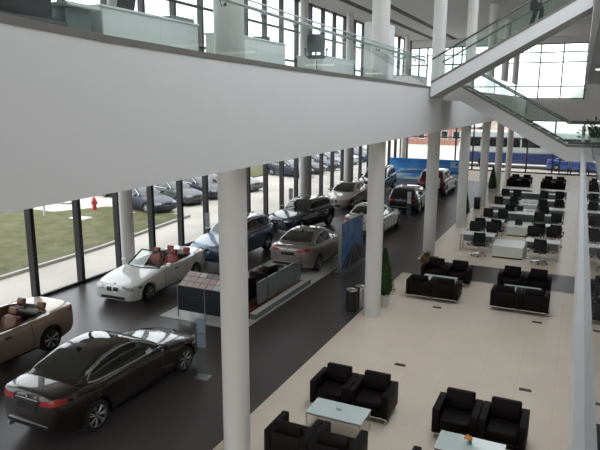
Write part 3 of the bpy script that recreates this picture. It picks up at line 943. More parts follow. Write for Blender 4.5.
    if not conv:
        zb0 = zd(rb); zc0 = zd(cw)
        if tall:
            zr = pchip([(rb, zb0 - 0.03), (rb + 0.1, zb0 + (H - zb0) * 0.30), (rr - 0.1, H - 0.10), (rr, H - 0.055), (rr + 0.5, H - 0.01), ((rf + rr) / 2 + 0.2, H), (rf - 0.1, H - 0.02), (rf + 0.06, H - 0.075), ((rf + cw) / 2 + 0.03, (H - 0.075 + zc0) / 2 + 0.03), (cw, zc0 - 0.03)])
        else:
            zr = pchip([(rb, zb0 - 0.03), (rb + 0.25, zb0 + (H - zb0) * 0.36), (rr - 0.15, H - 0.11), (rr, H - 0.06), (rr + 0.3, H - 0.015), ((rf + rr) / 2 + 0.1, H), (rf - 0.1, H - 0.02), (rf + 0.06, H - 0.07), ((rf + cw) / 2 + 0.03, (H - 0.07 + zc0) / 2 + 0.03), (cw, zc0 - 0.03)])
        gw = pchip([(rb, 0.70), (rb + 0.3, 0.82), (rr, 0.885), (0, 0.895), (rf, 0.885), (cw - 0.3, 0.85), (cw, 0.74)])
        hmax = H - b0
        tum = 0.23 if not tall else 0.20

        def gring(x):
            zt = zr(x); zb = min(zd(x), zt) - 0.06; w0 = gw(x) * hw * 1.02
            h = max(zt - zb, 0.02)
            wt = w0 - tum * max(0, zt - zd(x)) / hmax
            cr = 0.055 * min(1, h / 0.35)
            half = [(w0 + 0.006, zb), (w0 - (w0 - wt) * 0.30, zb + h * 0.35), (w0 - (w0 - wt) * 0.68, zb + h * 0.68), (wt + 0.005, zb + h - cr * 1.35), (wt - cr * 0.55, zb + h - cr * 0.55), (wt - cr * 1.9, zb + h - cr * 0.12 + 0.0), (wt * 0.5, zb + h + 0.012 * min(1, h / .3)), (0.0, zb + h + 0.016 * min(1, h / .3))]
            return [(x, y, z) for y, z in half] + [(x, -y, z) for y, z in reversed(half[:-1])]
        gx = [rb + (cw - rb) * i / 46 for i in range(47)]
        g = MB(); g.loft([gring(x) for x in gx])
        gm = bmesh.new()
        vv = [gm.verts.new(p) for p in g.v]
        for f in g.f:
            try: gm.faces.new([vv[i] for i in f])
            except ValueError: pass
        bmesh.ops.recalc_face_normals(gm, faces=gm.faces)
        tm = bpy.data.meshes.new('tmp'); gm.to_mesh(tm); gm.free()
        bm.from_mesh(tm); bpy.data.meshes.remove(tm)
    bmesh.ops.recalc_face_normals(bm, faces=bm.faces)
    body = bpy.data.meshes.new('car_body_' + kind)
    bm.to_mesh(body); bm.free()
    for p in body.polygons: p.use_smooth = True
    body.materials.clear()
    body.materials.append(M_TRIMBLK); body.materials.append(M_TRIMBLK)
    body.set_sharp_from_angle(angle=R_(32))
    bvh = BVHTree.FromPolygons([v.co for v in body.vertices], [tuple(p.vertices) for p in body.polygons])

    def cast(o_, d):
        hit = bvh.ray_cast(Vector(o_), Vector(d))
        return hit[0]

    def patch(mb, F, n, m, mode, off=0.006, depth=0.02):
        """grid F(s,t) -> two coordinates; mode picks the projection onto the body"""
        G = []
        for j in range(m + 1):
            row = []
            for i in range(n + 1):
                u, v = F(i / n, j / m)
                if mode == 'side+': q = cast((u, 3, v), (0, -1, 0)); dd = Vector((0, 1, 0))
                elif mode == 'side-': q = cast((u, -3, v), (0, 1, 0)); dd = Vector((0, -1, 0))
                elif mode == 'front': q = cast((5, u, v), (-1, 0, 0)); dd = Vector((1, 0, 0))
                elif mode == 'rear': q = cast((-5, u, v), (1, 0, 0)); dd = Vector((-1, 0, 0))
                else: q = cast((u, v, 4), (0, 0, -1)); dd = Vector((0, 0, 1))
                row.append((q, dd))
            G.append(row)
        flat = [q for row in G for q in row]
        known = [q for q in flat if q[0] is not None]
        if not known: return
        vs, ok = [], []
        for q, dd in flat:
            vs.append((q + dd * off) if q is not None else Vector((0, 0, 0))); ok.append(q is not None)
        top = len(vs)
        vs += [(v - flat[i][1] * depth) for i, v in enumerate(vs)]
        fs = []
        W_ = n + 1
        for j in range(m):
            for i in range(n):
                a = (j * W_ + i, j * W_ + i + 1, (j + 1) * W_ + i + 1, (j + 1) * W_ + i)
                if all(ok[k_] for k_ in a): fs.append(a)
        edge = [i for i in range(W_)] + [j * W_ + n for j in range(1, m + 1)] + [m * W_ + i for i in range(n - 1, -1, -1)] + [j * W_ for j in range(m - 1, 0, -1)]
        for a, c in zip(edge, edge[1:] + edge[:1]):
            if ok[a] and ok[c]: fs.append((c, a, a + top, c + top))
        mb.add(vs, fs)

    parts = []     # (name, meshdata, mats, children)

    def P_(name, mb, mats, kids=()):
        parts.append((name, mb.mesh('car_' + name, mats if isinstance(mats, list) else [mats], 40), kids))

    sides = (('side+', 1), ('side-', -1))
    # ---- glass
    if not conv:
        se = P['side_end']
        lowz = lambda x: zd(x) + 0.018
        x_st = cw
        while zr(x_st) - 0.085 < lowz(x_st) + 0.03: x_st -= 0.01
        xbp = (rf + se) / 2 + (0.12 if not tall else 0.25)
        def hi(x):
            z = zr(x) - 0.085
            if x < se + 0.32: z = min(z, lowz(x) + 0.02 + (zr(se + 0.32) - 0.085 - lowz(x)) * max(0, (x - se) / 0.32) ** 0.6)
            return max(z, lowz(x) + 0.008)
        spans = [(xbp + 0.035, x_st), (se, xbp - 0.035)]
        if tall: spans = [(xbp + 0.035, x_st), (se + 0.55, xbp - 0.035), (se, se + 0.49)]
        for md_, sg in sides:
            for (u0, u1) in spans:
                b = MB(); patch(b, lambda s, t: (u0 + (u1 - u0) * s, lowz(u0 + (u1 - u0) * s) + (hi(u0 + (u1 - u0) * s) - lowz(u0 + (u1 - u0) * s)) * t), 14, 4, md_, 0.004)
                P_('side_window', b, M_CARGLASS)
            # bright trim around the glass area
            b = MB()
            ptsl = []
            for i in range(25):
                u = se + (x_st - se) * i / 24
                q = cast((u, sg * 3, hi(u) + 0.012), (0, -sg, 0))
                if q: ptsl.append(q + Vector((0, sg * 0.006, 0)))
            if len(ptsl) > 3: b.tube(ptsl, 0.015, 6)
            ptsl = []
            for i in range(17):
                u = se + (x_st - se) * i / 16
                q = cast((u, sg * 3, lowz(u) - 0.012), (0, -sg, 0))
                if q: ptsl.append(q + Vector((0, sg * 0.006, 0)))
            if len(ptsl) > 3: b.tube(ptsl, 0.015, 6)
            P_('window_trim', b, M_SATIN)
        b = MB()
        wb_, wt_ = gw(cw) * hw * 1.0, (gw(rf) * hw - tum) * 0.90
        def F(s, t):
            y = (2 * s - 1)
            return (cw - 0.03 - 0.10 * y * y * (1 - t) + (rf + 0.04 - cw + 0.03) * t - 0.04 * y * y * t, y * (wb_ + (wt_ - wb_) * t))
        patch(b, F, 14, 8, 'top', 0.004); P_('windscreen', b, M_CARGLASS)
        b = MB()
        rt = rr - (0.0 if not tall else 0.02); rbb = rb + (0.10 if not tall else 0.12)
        wb2, wt2 = gw(rb + 0.1) * hw * 0.93, (gw(rr) * hw - tum) * 0.88
        if tall:
            zlo, zhi = zr(rbb) + 0.02, H - 0.13
            patch(b, lambda s, t: ((2 * s - 1) * (wb2 * 0.98 + (wt2 * 0.98 - wb2 * 0.98) * t), zlo + (zhi - zlo) * t), 12, 6, 'rear', 0.006)
        else:
            patch(b, lambda s, t: (rbb + (rt - rbb) * t + 0.06 * (2 * s - 1) ** 2 * (1 - t), (2 * s - 1) * (wb2 + (wt2 - wb2) * t)), 14, 8, 'top', 0.004)
        P_('rear_window', b, M_CARGLASS)
        b = MB(); wsr = (gw(0) * hw - tum) * 0.72
        patch(b, lambda s, t: (rf - 0.16 - (0.55 if not tall else 0.9) * t, (2 * s - 1) * wsr), 10, 6, 'top', 0.003)
        P_('sunroof', b, M_CARGLASS)
        if tall:
            for sg in (1, -1):
                b = MB(); pts = []
                for i in range(11):
                    u = rf - 0.15 + (rr + 0.25 - rf) * i / 10
                    y = sg * (gw(u) * hw - tum) * 0.93
                    q = cast((u, y, 4), (0, 0, -1)); pts.append(q + Vector((0, 0, 0.035 if 0 < i < 10 else 0.0)))
                b.tube(pts, 0.014, 6); P_('roof_rail', b, M_SATIN)
        b = MB(); b.loft([[(rr + 0.12, -0.025, H - 0.03), (rr + 0.12, 0.025, H - 0.03), (rr + 0.12, 0, H - 0.03 + 0.01)], [(rr + 0.0, -0.02, H - 0.08), (rr + 0.0, 0.02, H - 0.08), (rr - 0.02, 0, H + 0.055)]]); P_('roof_aerial', b, M_TRIMBLK)
    # ---- lamps, grille
    zl = h0 - 0.055
    for sg in (1, -1):
        b = MB()
        patch(b, lambda s, t: (sg * hw * (0.40 + 0.43 * s), zl - 0.10 + 0.015 * s + (0.115 + 0.01 * s) * t), 8, 4, 'front', 0.006, 0.03)
        md_ = 'side+' if sg > 0 else 'side-'
        patch(b, lambda s, t: (xf - 0.30 - 0.16 * s, zl - 0.075 + 0.02 * s + (0.10 * (1 - 0.5 * s)) * t), 5, 3, md_, 0.005, 0.03)
        P_('headlight', b, M_LAMP)
        b = MB()
        gy = 0.035
        patch(b, lambda s, t: (sg * (gy + (0.19 if not tall else 0.2) * s), zl - 0.155 + 0.15 * t), 5, 4, 'front', 0.010, 0.03)
        g_ = b
        b2 = MB()
        pts = []
        for u, v in ((0, 0), (0.5, -0.02), (1, 0), (1.03, .5), (1, 1), (0.5, 1.03), (0, 1), (-.03, .5), (0, 0)):
            q = cast((5, sg * (gy + 0.19 * u), zl - 0.155 + 0.15 * v), (-1, 0, 0))
            if q: pts.append(q + Vector((0.008, 0, 0)))
        b2.tube(pts, 0.006, 6)
        P_('kidney_grille', g_, M_GRILLE, [('grille_ring', b2.mesh('grille_ring', [M_CHROME], 40))])
        # tail lamps
        zt = (dk - 0.20) if not tall else (dk - 0.20)
        b = MB()
        patch(b, lambda s, t: (sg * hw * (0.40 + 0.40 * s), zt + 0.02 * s + (0.085 + 0.05 * s) * t), 8, 4, 'rear', 0.006, 0.03)
        patch(b, lambda s, t: (xr + 0.08 + 0.20 * s, zt + 0.02 + 0.03 * s + (0.13 - 0.07 * s) * t), 5, 3, md_, 0.006, 0.03)
        P_('tail_light', b, M_TAIL)
        # door handles, sills
        hs = []
        for hx in ((0.0 if not tall else 0.1), (-0.98 if not tall else -0.95)):
            b = MB()
            patch(b, lambda s, t: (hx - 0.17 * s, zd(0) - 0.17 + 0.03 * t), 4, 2, md_, 0.025, 0.03); P_('door_handle', b, M_TRIMBLK if not tall else M_SATIN)
            if conv: break
        b = MB()
        patch(b, lambda s, t: (xb + wr + 0.08 + (xa - xb - 2 * wr - 0.16) * s, P['gc'] + 0.035 + 0.05 * t), 10, 2, md_, 0.012, 0.03); P_('sill', b, M_TRIMBLK)
        # door shut lines
        for u in ((0.62, -0.52, -1.35) if not conv else (0.60, -0.75)):
            pts = []
            for i in range(9):
                z = P['gc'] + 0.10 + (zd(u) - 0.07 - P['gc'] - 0.10) * i / 8
                uu = u + (0.0 if u > -1 else 0.28 * (i / 8 - 0.5))
                q = cast((uu, sg * 3, z), (0, -sg, 0))
                if q and abs(q.y) > hw * 0.8: pts.append(q)
            if len(pts) > 3:
                b = MB(); b.tube(pts, 0.006, 4); P_('shut_line', b, M_TRIMBLK)
        # mirror
        b = MB()
        mx, my, mz = cw - 0.30, sg * (hw + 0.045), zd(cw - 0.3) + 0.075
        b.rbox(mx - 0.05, mx + 0.075, my - 0.105, my + 0.105, mz - 0.06, mz + 0.065, 0.035, 3)
        mk = MB(); mk.box(mx - 0.056, mx - 0.05, my - 0.085, my + 0.085, mz - 0.045, mz + 0.05)
        P_('mirror', b, 'PAINT', [('mirror_glass', mk.mesh('mirror_glass', [M_CHROME], 0))])
    b = MB(); patch(b, lambda s, t: ((2 * s - 1) * hw * 0.52, 0.26 + 0.10 * t), 10, 2, 'front', 0.008, 0.03); P_('lower_intake', b, M_GRILLE)
    b = MB(); zp = (dk - 0.26) if not tall else dk - 0.28; patch(b, lambda s, t: ((2 * s - 1) * 0.26, zp - 0.07 + 0.115 * t), 4, 2, 'rear', 0.010, 0.03); P_('rear_plate', b, M_TRIMBLK)
    b = MB(); patch(b, lambda s, t: ((2 * s - 1) * hw * 0.66, 0.37 + 0.09 * t), 12, 2, 'rear', 0.010, 0.03)
    P_('rear_diffuser', b, M_TRIMBLK)
    b = MB(); patch(b, lambda s, t: ((2 * s - 1) * hw * 0.34, dk - 0.125 + 0.012 * t), 8, 1, 'rear', 0.012, 0.03); P_('boot_strip', b, M_SATIN)
    b = MB(); patch(b, lambda s, t: ((2 * s - 1) * hw * 0.60, 0.475 + 0.012 * t), 10, 1, 'rear', 0.014, 0.03); P_('bumper_strip', b, M_SATIN)
    b = MB(); b.lathe([(0.035, -0.10), (0.038, 0.02), (0.03, 0.02), (0.03, -0.06)], (xr + 0.02, hw * 0.52, 0.36), 14, 'x'); P_('exhaust_pipe', b, M_CHROME)
    # round badges with a black ring and blue and white quarters
    for nm, q, d in (('bonnet', cast((xf - 0.13, 0, 4), (0, 0, -1)), Vector((0.75, 0, 0.66))), ('boot', cast((-5, 0, dk - 0.075), (1, 0, 0)), Vector((-1, 0, 0.15)))):
        if q is None: continue
        d = d.normalized(); a = Vector((0, 1, 0)); c = d.cross(a).normalized()
        b = MB()
        ringp = lambda r, h: [q + d * h + a * r * math.cos(2 * PI * k / 20) + c * r * math.sin(2 * PI * k / 20) for k in range(20)]
        b.cur = 0; b.loft([ringp(0.041, -0.01), ringp(0.041, 0.007), ringp(0.028, 0.008)], cap=False)
        r_ = ringp(0.028, 0.008)
        for k in range(4):
            b.cur = 1 + k % 2
            b.add([q + d * 0.008] + [r_[(5 * k + i) % 20] for i in range(6)], [tuple(range(7))])
        P_('badge', b, [M_TRIMBLK, M_BADGEB, M_PAPER])
    # ---- wheels
    tw = 0.115
    tb = MB(); tb.lathe([(wr * 0.70, -tw), (wr * 0.90, -tw), (wr * 0.975, -tw * 0.85), (wr, -tw * 0.55), (wr, tw * 0.55), (wr * 0.975, tw * 0.85), (wr * 0.90, tw), (wr * 0.70, tw)], (0, 0, 0), 32, 'y', cap=False)
    tyre = tb.mesh('tyre', [M_TYRE], 40)
    wheels = []
    for sg in (1, -1):
        rbm = MB()
        rbm.cur = 0
        rbm.lathe([(wr * 0.70, -tw * sg * 0.9), (wr * 0.72, tw * sg * 0.98), (wr * 0.66, tw * sg * 0.98), (wr * 0.63, tw * sg * 0.5)], (0, 0, 0), 32, 'y', cap=False)
        rbm.cur = 1
        rbm.lathe([(wr * 0.70, sg * tw * 0.15), (0.01, sg * tw * 0.15)], (0, 0, 0), 24, 'y')
        rbm.cur = 0
        ns = 7
        for i in range(ns):
            for da in (-0.13, 0.13):
                a0 = 2 * PI * i / ns
                p0 = Vector((0.045 * math.cos(a0), sg * tw * 0.72, 0.045 * math.sin(a0)))
                p1 = Vector((wr * 0.67 * math.cos(a0 + da), sg * tw * 0.86, wr * 0.67 * math.sin(a0 + da)))
                rbm.tube([p0, p1], 0.017, 6, 0.013)
        rbm.lathe([(0.065, sg * tw * 0.5), (0.06, sg * tw * 0.85), (0.01, sg * tw * 0.9)], (0, 0, 0), 18, 'y')
        rim = rbm.mesh('rim', [M_RIM, M_RIMDARK], 40)
        for x in (xa, xb):
            wheels.append(((x, sg * (hw - 0.135), wr), rim))
    # ---- convertible interior
    inner = []
    if conv:
        def Q(name, mb, m, kids=()): parts.append((name, mb.mesh('car_' + name, [m], 40), kids))
        # windscreen: frame and glass
        def wsp(s, t):
            y = (2 * s - 1); wbt = 0.66 + (0.52 - 0.66) * t
            return Vector((0.80 - 0.16 * y * y * (1 - 0.5 * t) - 0.72 * t, y * wbt, 0.93 + 0.43 * t - 0.015 * y * y * t))
        b = MB()
        b.tube([wsp(0, t / 8) for t in range(9)] + [wsp(s / 10, 1) for s in range(1, 11)] + [wsp(1, 1 - t / 8) for t in range(1, 9)], 0.027, 8)
        b.tube([wsp(s / 10, 0) for s in range(11)], 0.025, 8)
        fr = b
        b = MB(); G = [[wsp(i / 10, j / 6) for i in range(11)] for j in range(7)]
        vs = [p for r in G for p in r] + [p + Vector((-0.006, 0, -0.004)) for r in G for p in r]
        fs = [(j * 11 + i, j * 11 + i + 1, (j + 1) * 11 + i + 1, (j + 1) * 11 + i) for j in range(6) for i in range(10)]
        fs += [tuple(77 + k for k in reversed(f)) for f in fs]
        b.add(vs, fs)
        Q('windscreen_frame', fr, M_TRIMBLK); Q('windscreen', b, M_CLEAR)
        b = MB(); b.rbox(0.0, 0.03, -0.12, 0.12, 1.25, 1.31, 0.012); Q('rear_mirror', b, M_TRIMBLK)
        b = MB(); b.prism([(0.66, 0.5), (0.66, 0.94), (0.46, 0.93), (0.36, 0.84), (0.42, 0.6)], -0.62, 0.62); Q('dashboard', b, M_TRIMBLK)
        b = MB(); pts = [(0.26 - 0.06 * math.sin(2 * PI * k / 20), 0.34 + 0.17 * math.cos(2 * PI * k / 20), 0.86 + 0.16 * math.sin(2 * PI * k / 20)) for k in range(21)]
        b.tube(pts, 0.016, 6); b.tube([(0.26, 0.18, 0.86), (0.26, 0.5, 0.86)], 0.018, 6); b.tube([(0.27, 0.34, 0.86), (0.45, 0.34, 0.82)], 0.03, 8); Q('steering_wheel', b, M_TRIMBLK)
        b = MB(); b.rbox(-0.9, 0.42, -0.12, 0.12, 0.43, 0.66, 0.03); Q('centre_console', b, M_TRIMBLK)
        for sx, nm in ((0.0, 'front'), (-0.86, 'rear')):
            for sg in (1, -1):
                yy = sg * 0.36
                b = MB()
                b.rbox(sx - 0.52 if nm == 'front' else sx - 0.42, sx + 0.02, yy - 0.235, yy + 0.235, 0.44, 0.64, 0.06, 3)
                Mx = Matrix.Translation((sx - 0.46, yy, 0.60)) @ Matrix.Rotation(R_(-20), 4, 'Y')
                hh = 0.52 if nm == 'front' else 0.40
                b.rbox(-0.09, 0.07, -0.235, 0.235, -0.05, hh, 0.06, 3, Mx)
                b.rbox(-0.06, 0.09, -0.245, -0.175, 0.0, hh * 0.9, 0.03, 2, Mx); b.rbox(-0.06, 0.09, 0.175, 0.245, 0.0, hh * 0.9, 0.03, 2, Mx)
                hd = MB(); hd.rbox(-0.055, 0.055, -0.135, 0.135, hh + 0.03, hh + 0.2, 0.045, 3, Mx); hd.tube([Mx @ Vector((0, -.05, hh - .03)), Mx @ Vector((0, -.05, hh + .08))], 0.01, 6); hd.tube([Mx @ Vector((0, .05, hh - .03)), Mx @ Vector((0, .05, hh + .08))], 0.01, 6)
                Q('seat', b, 'SEAT', [('headrest', hd.mesh('headrest', ['SEAT'] and [M_TRIMBLK], 40))])
        for sg in (1, -1):
            b = MB(); b.rbox(-0.75, 0.55, sg * 0.655 - 0.02, sg * 0.655 + 0.02, 0.5, 0.90, 0.015); Q('door_card', b, 'SEAT')
        # rim around the cockpit and the tonneau behind
        b = MB(); b.rbox(-1.56, -1.24, -0.50, 0.50, 0.78, 0.96, 0.05, 3); Q('tonneau_cover', b, M_TRIMBLK)
        ptsr = [(0.30, 0.68, 0.99), (-0.2, 0.715, 0.985), (-1.0, 0.715, 0.99), (-1.33, 0.635, 1.0), (-1.52, 0.41, 1.01), (-1.585, 0, 1.015), (-1.52, -0.41, 1.01), (-1.33, -0.635, 1.0), (-1.0, -0.715, 0.99), (-0.2, -0.715, 0.985), (0.30, -0.68, 0.99)]
        pr = []
        for x, y, z in ptsr:
            q = cast((x, y, 4), (0, 0, -1)); pr.append(Vector((x, y, (q.z if q and q.z > 0.8 else z - 0.02) + 0.004)))
        b = MB(); b.tube(pr, 0.018, 6); Q('cockpit_rim', b, M_TRIMBLK)
    return body, parts, tyre, wheels


CARLIB = {}


def place_car(kind, name, label, x, y, heading, pm, group=None, seat=None, light=False, fill=None, size=1.0):
    """heading: angle of the car's nose, 0 = +X, pi/2 = +Y; x, y = centre"""
    if kind not in CARLIB:
        CARLIB[kind] = car_parts(kind)
    body, parts, tyre, wheels = CARLIB[kind]
    t = thing(name, label, 'car', (x, y, fill or 0.0), heading, group)
    t.scale = size if isinstance(size, tuple) else (size, size, size)

    def link(nm, me, par):
        o = bpy.data.objects.new(nm, me); COL.objects.link(o); o.parent = par
        return o

    def setm(o, m):
        if len(o.material_slots):
            o.material_slots[0].link = 'OBJECT'; o.material_slots[0].material = m
    ob = link('body', body, t); setm(ob, pm)
    for nm, me, kids in parts:
        if light and nm in ('shut_line', 'sill', 'exhaust_pipe', 'bumper_strip', 'boot_strip', 'badge', 'rear_mirror'): continue
        o = link(nm, me, t)
        if nm == 'mirror': setm(o, pm)
        if nm in ('seat', 'door_card') and seat: setm(o, seat)
        for kn, km in kids:
            if light and kn in ('mirror_glass',): continue
            k_ = link(kn, km, o)
            if kn == 'headrest' and seat: setm(k_, seat)
    for (p, rim) in wheels:
        w_ = link('wheel', tyre, t); w_.location = p
        link('rim', rim, w_)
    return t


_orig_mesh = MB.mesh


def _mesh(s, name, mats, smooth=35):
    return _orig_mesh(s, name, [m if not isinstance(m, str) else M_TRIMBLK for m in mats], smooth)


MB.mesh = _mesh

UP = PI / 2
DN = -PI / 2
SEAT_RED = mat('red_leather', (0.33, 0.035, 0.025), 0.4, noise=0.1)
SEAT_TAN = mat('tan_leather', (0.20, 0.075, 0.04), 0.4, noise=0.1)
place_car('sedan', 'car', 'dark brown sedan with red tail lights in the nearest place, seen from behind', -8.68, 9.06, UP, paint('dark_brown', (0.015, 0.007, 0.0045), 0.4, 0.22), size=(1.0, 0.93, 0.97))
place_car('convertible', 'car', 'beige open convertible with tan leather seats cut by the photo edge', -12.5, 8.75, DN, paint('champagne', (0.42, 0.32, 0.25), 0.5, 0.3), seat=SEAT_TAN)
place_car('convertible', 'car', 'white open convertible with red leather seats', -12.70, 15.45, DN + 0.04, paint('white', (0.78, 0.77, 0.74), 0.0, 0.3), seat=SEAT_RED, size=0.955)
place_car('crossover', 'car', 'blue-grey crossover half hidden behind the nearest column', -12.6, 20.5, DN, paint('blue_grey', (0.12, 0.18, 0.26), 0.6, 0.3))
place_car('sedan', 'car', 'bronze-silver sedan standing on the pale display floor, seen from behind', -9.26, 20.95, UP, paint('bronze', (0.32, 0.265, 0.24), 0.6, 0.3), fill=0.02)
place_car('crossover', 'car', 'dark blue-black crossover facing the viewer by the windows', -12.38, 26.75, DN - 0.16, paint('blue_black', (0.008, 0.010, 0.022), 0.5, 0.22), size=0.95)
place_car('sedan', 'car', 'light silver-beige sedan facing the viewer beyond the blue-black one', -12.72, 34.0, DN, paint('silver_beige', (0.46, 0.41, 0.36), 0.6, 0.3))
place_car('sedan', 'car', 'white sedan behind the second column, seen from behind', -8.85, 27.45, UP, paint('cream_white', (0.74, 0.72, 0.67), 0.0, 0.3))
place_car('suv', 'car', 'dark brown sport utility car facing the viewer before the blue banner', -12.9, 40.7, DN + 0.05, paint('brown_black', (0.030, 0.020, 0.016), 0.5, 0.25))
place_car('wagon', 'car', 'black estate car with red tail lights, seen from behind', -8.8, 34.4, UP, paint('black', (0.007, 0.007, 0.008), 0.3, 0.22))
place_car('suv', 'car', 'dark red sport utility car behind the third column', -8.8, 41.6, UP, paint('dark_red', (0.09, 0.006, 0.008), 0.5, 0.25))

# ------------------------------------------------------------------ sign stands, kiosk, banners
def sign_stand(loc, rz, label, h=1.42):
    t = thing('sign_stand', label, 'sign', loc, rz, 'clear car data stands')
    b = MB(); b.rbox(-0.17, 0.17, -0.14, 0.14, 0, 0.015, 0.004, 1); obj('base', b, M_STEEL, t)
    b = MB(); b.box(-0.13, 0.13, -0.006, 0.006, 0.015, h); obj('panel', b, M_ACRYL, t, None)
    b = MB(); b.box(-0.105, 0.105, -0.010, -0.0065, h - 0.34, h - 0.02); obj('sheet', b, M_PRINT, t, None)
    b = MB(); b.box(-0.105, 0.105, -0.010, -0.0065, h - 0.68, h - 0.36); obj('sheet', b, M_PRINT, t, None)
    return t


sign_stand((-7.36, 10.45, 0), 0.15, 'clear car data stand with a steel foot by the nearest dark sedan')
M_WSHEET = mat('pale_sheet', (0.55, 0.56, 0.57), 0.5)
for x, y, rz, w_ in ((-8.25, 31.85, 0.0, 'behind the black estate car'), (-8.15, 38.8, 0.0, 'behind the dark red car'), (-14.75, 24.5, 0.6, 'at the window before the blue-black car'), (-14.7, 31.3 - 1.2, 0.6, 'at the window beyond the blue-black car'), (-14.7, 20.6 + 1.0, 0.5, 'at the window behind the blue-grey crossover')):
    s_ = sign_stand((x, y, 0), rz, 'clear car data stand with pale sheets ' + w_)
    for c in s_.children:
        if c.name.startswith('sheet'): c.data.materials[0] = M_WSHEET

# magazine kiosk
k = thing('magazine_rack', 'long dark slatted magazine rack on the pale display floor', 'rack', (-9.28, 13.72, 0.02))
b = MB()
for q in range(8):
    b.box(-0.93, -0.02, -0.33, -0.31, 0.24 + 0.09 * q, 0.318 + 0.09 * q)
    b.box(0.02, 0.93, -0.33, -0.31, 0.24 + 0.09 * q, 0.318 + 0.09 * q)
b.box(-0.93, 0.93, -0.31, -0.27, 0.22, 0.96)
obj('front_panel', b, M_DARKPANEL, k, None)
for x in (-0.94, 0.0, 0.94):
    b = MB(); b.box(x - 0.018, x + 0.018, -0.337, -0.312, 0, 0.94); obj('post', b, M_STEEL, k, None)
for x in (-0.94, 0.94):
    b = MB(); b.box(x - 0.018, x + 0.018, 0.29, 0.335, 0, 1.2); obj('post', b, M_STEEL, k, None)
TILT = R_(27)
for r in range(3):
    Mx = Matrix.Translation((0, -0.30 + 0.19 * r, 0.965 + 0.097 * r)) @ Matrix.Rotation(TILT, 4, 'X')
    b = MB(); b.rbox(-0.92, 0.92, 0.0, 0.208, -0.012, 0.0, 0.002, 1, Mx)
    sh = obj('shelf', b, M_GREYPANEL, k, None)
    b = MB(); b.rbox(-0.92, 0.92, -0.010, -0.002, -0.012, 0.022, 0.002, 1, Mx); obj('lip', b, M_STEEL, sh, None)
b = MB(); b.box(-0.92, 0.92, 0.30, 0.32, 0.22, 1.2); obj('back_panel', b, M_DARKPANEL, k, None)
COV = [mat('cover_white', (0.86, 0.85, 0.84), 0.35), mat('cover_pink', (0.80, 0.64, 0.60), 0.35), mat('cover_red', (0.50, 0.16, 0.13), 0.35), mat('cover_grey', (0.45, 0.42, 0.42), 0.35), mat('cover_dark', (0.06, 0.05, 0.06), 0.35)]
CN = ['white', 'pale pink', 'red', 'grey', 'dark']
RN = ['front', 'middle', 'rear']
ON = ['first', 'second', 'third', 'fourth', 'fifth', 'sixth', 'seventh', 'eighth']
rnd = random.Random(11)
for r in range(3):
    for c in range(8):
        ci = rnd.choice([0, 0, 0, 0, 0, 0, 0, 1, 1, 1, 3, 2])
        b = MB(); b.box(-0.10, 0.10, -0.092, 0.092, 0, 0.010)
        q_ = Matrix.Rotation(TILT, 3, 'X') @ Vector((0, 0.1, 0.0015))
        o = obj('magazine', b, COV[ci], None, None, (-9.28 - 0.80 + 0.228 * c + rnd.uniform(-.008, .008), 13.72 - 0.30 + 0.19 * r + q_.y, 0.02 + 0.965 + 0.097 * r + q_.z))
        o.rotation_euler = (TILT, 0, 0)
        tag(o, '%s magazine, %s from the left in the %s row of the rack' % (CN[ci], ON[c], RN[r]), 'magazine', 'magazines on the dark rack')
# wooden deck, light edge and grey panels
dk_ = thing('display_deck', 'low red-brown wooden deck with a bright metal edge', 'platform', (-8.65, 16.12, 0.02))
b = MB(); b.box(-0.98, 0.42, -1.98, 1.95, 0, 0.08); obj('deck', b, M_REDWOOD, dk_, None)
b = MB(); b.box(0.42, 0.60, -1.98, 1.95, 0.0, 0.16); obj('edge', b, M_GREYPANEL, dk_, None)
b = MB(); b.box(0.42, 0.61, -1.98, 1.95, 0.16, 0.18); obj('edge_strip', b, mat('bright_edge', (0.85, 0.85, 0.83), 0.35, 0.0), dk_, None)
for q, (y0, y1) in enumerate(((15.0, 15.56), (15.66, 16.26), (16.4, 17.48), (17.55, 18.04))):
    p = thing('grey_screen', ('nearest', 'second', 'third, wider', 'farthest')[q] + ' grey upright panel on the wooden deck', 'panel', (-8.45, (y0 + y1) / 2, 0.10), 0, 'grey panels along the wooden deck')
    h = (y1 - y0) / 2
    b = MB(); b.rbox(-0.035, 0.035, -h, h, 0.06, 0.76, 0.006, 1); obj('board', b, M_GREYPANEL, p)
    for sy in (-1, 1):
        b = MB(); b.lathe([(0.018, 0), (0.018, 0.06)], (0, sy * (h - 0.12), 0.001), 10); obj('foot', b, M_CHROME, p)
for q, (x, y, rz, z, w_) in enumerate(((-9.10, 15.25, -1.6, 0.10, 'behind the nearest grey panel'), (-10.22, 15.3, 2.9, 0.02, 'left behind the magazine rack'), (-9.12, 16.75, -1.7, 0.10, 'behind the third grey panel'))):
    place('armchair', armchair, (x, y, z), rz, 'black leather armchair on the display island ' + w_, 'black display armchairs')
b = MB(); b.ball((0, 0, 0.12), 0.16, 14, 8, (1.2, 0.8, 0.75)); b.tube([(-0.12, 0, 0.2), (-0.08, 0, 0.34), (0.08, 0, 0.34), (0.12, 0, 0.2)], 0.012, 6)
o = obj('leather_bag', b, mat('brown_bag', (0.10, 0.045, 0.02), 0.5, noise=0.2), None, 40, (-9.32, 16.75, 0.538)); tag(o, 'brown leather bag on the armchair behind the third grey panel', 'bag')


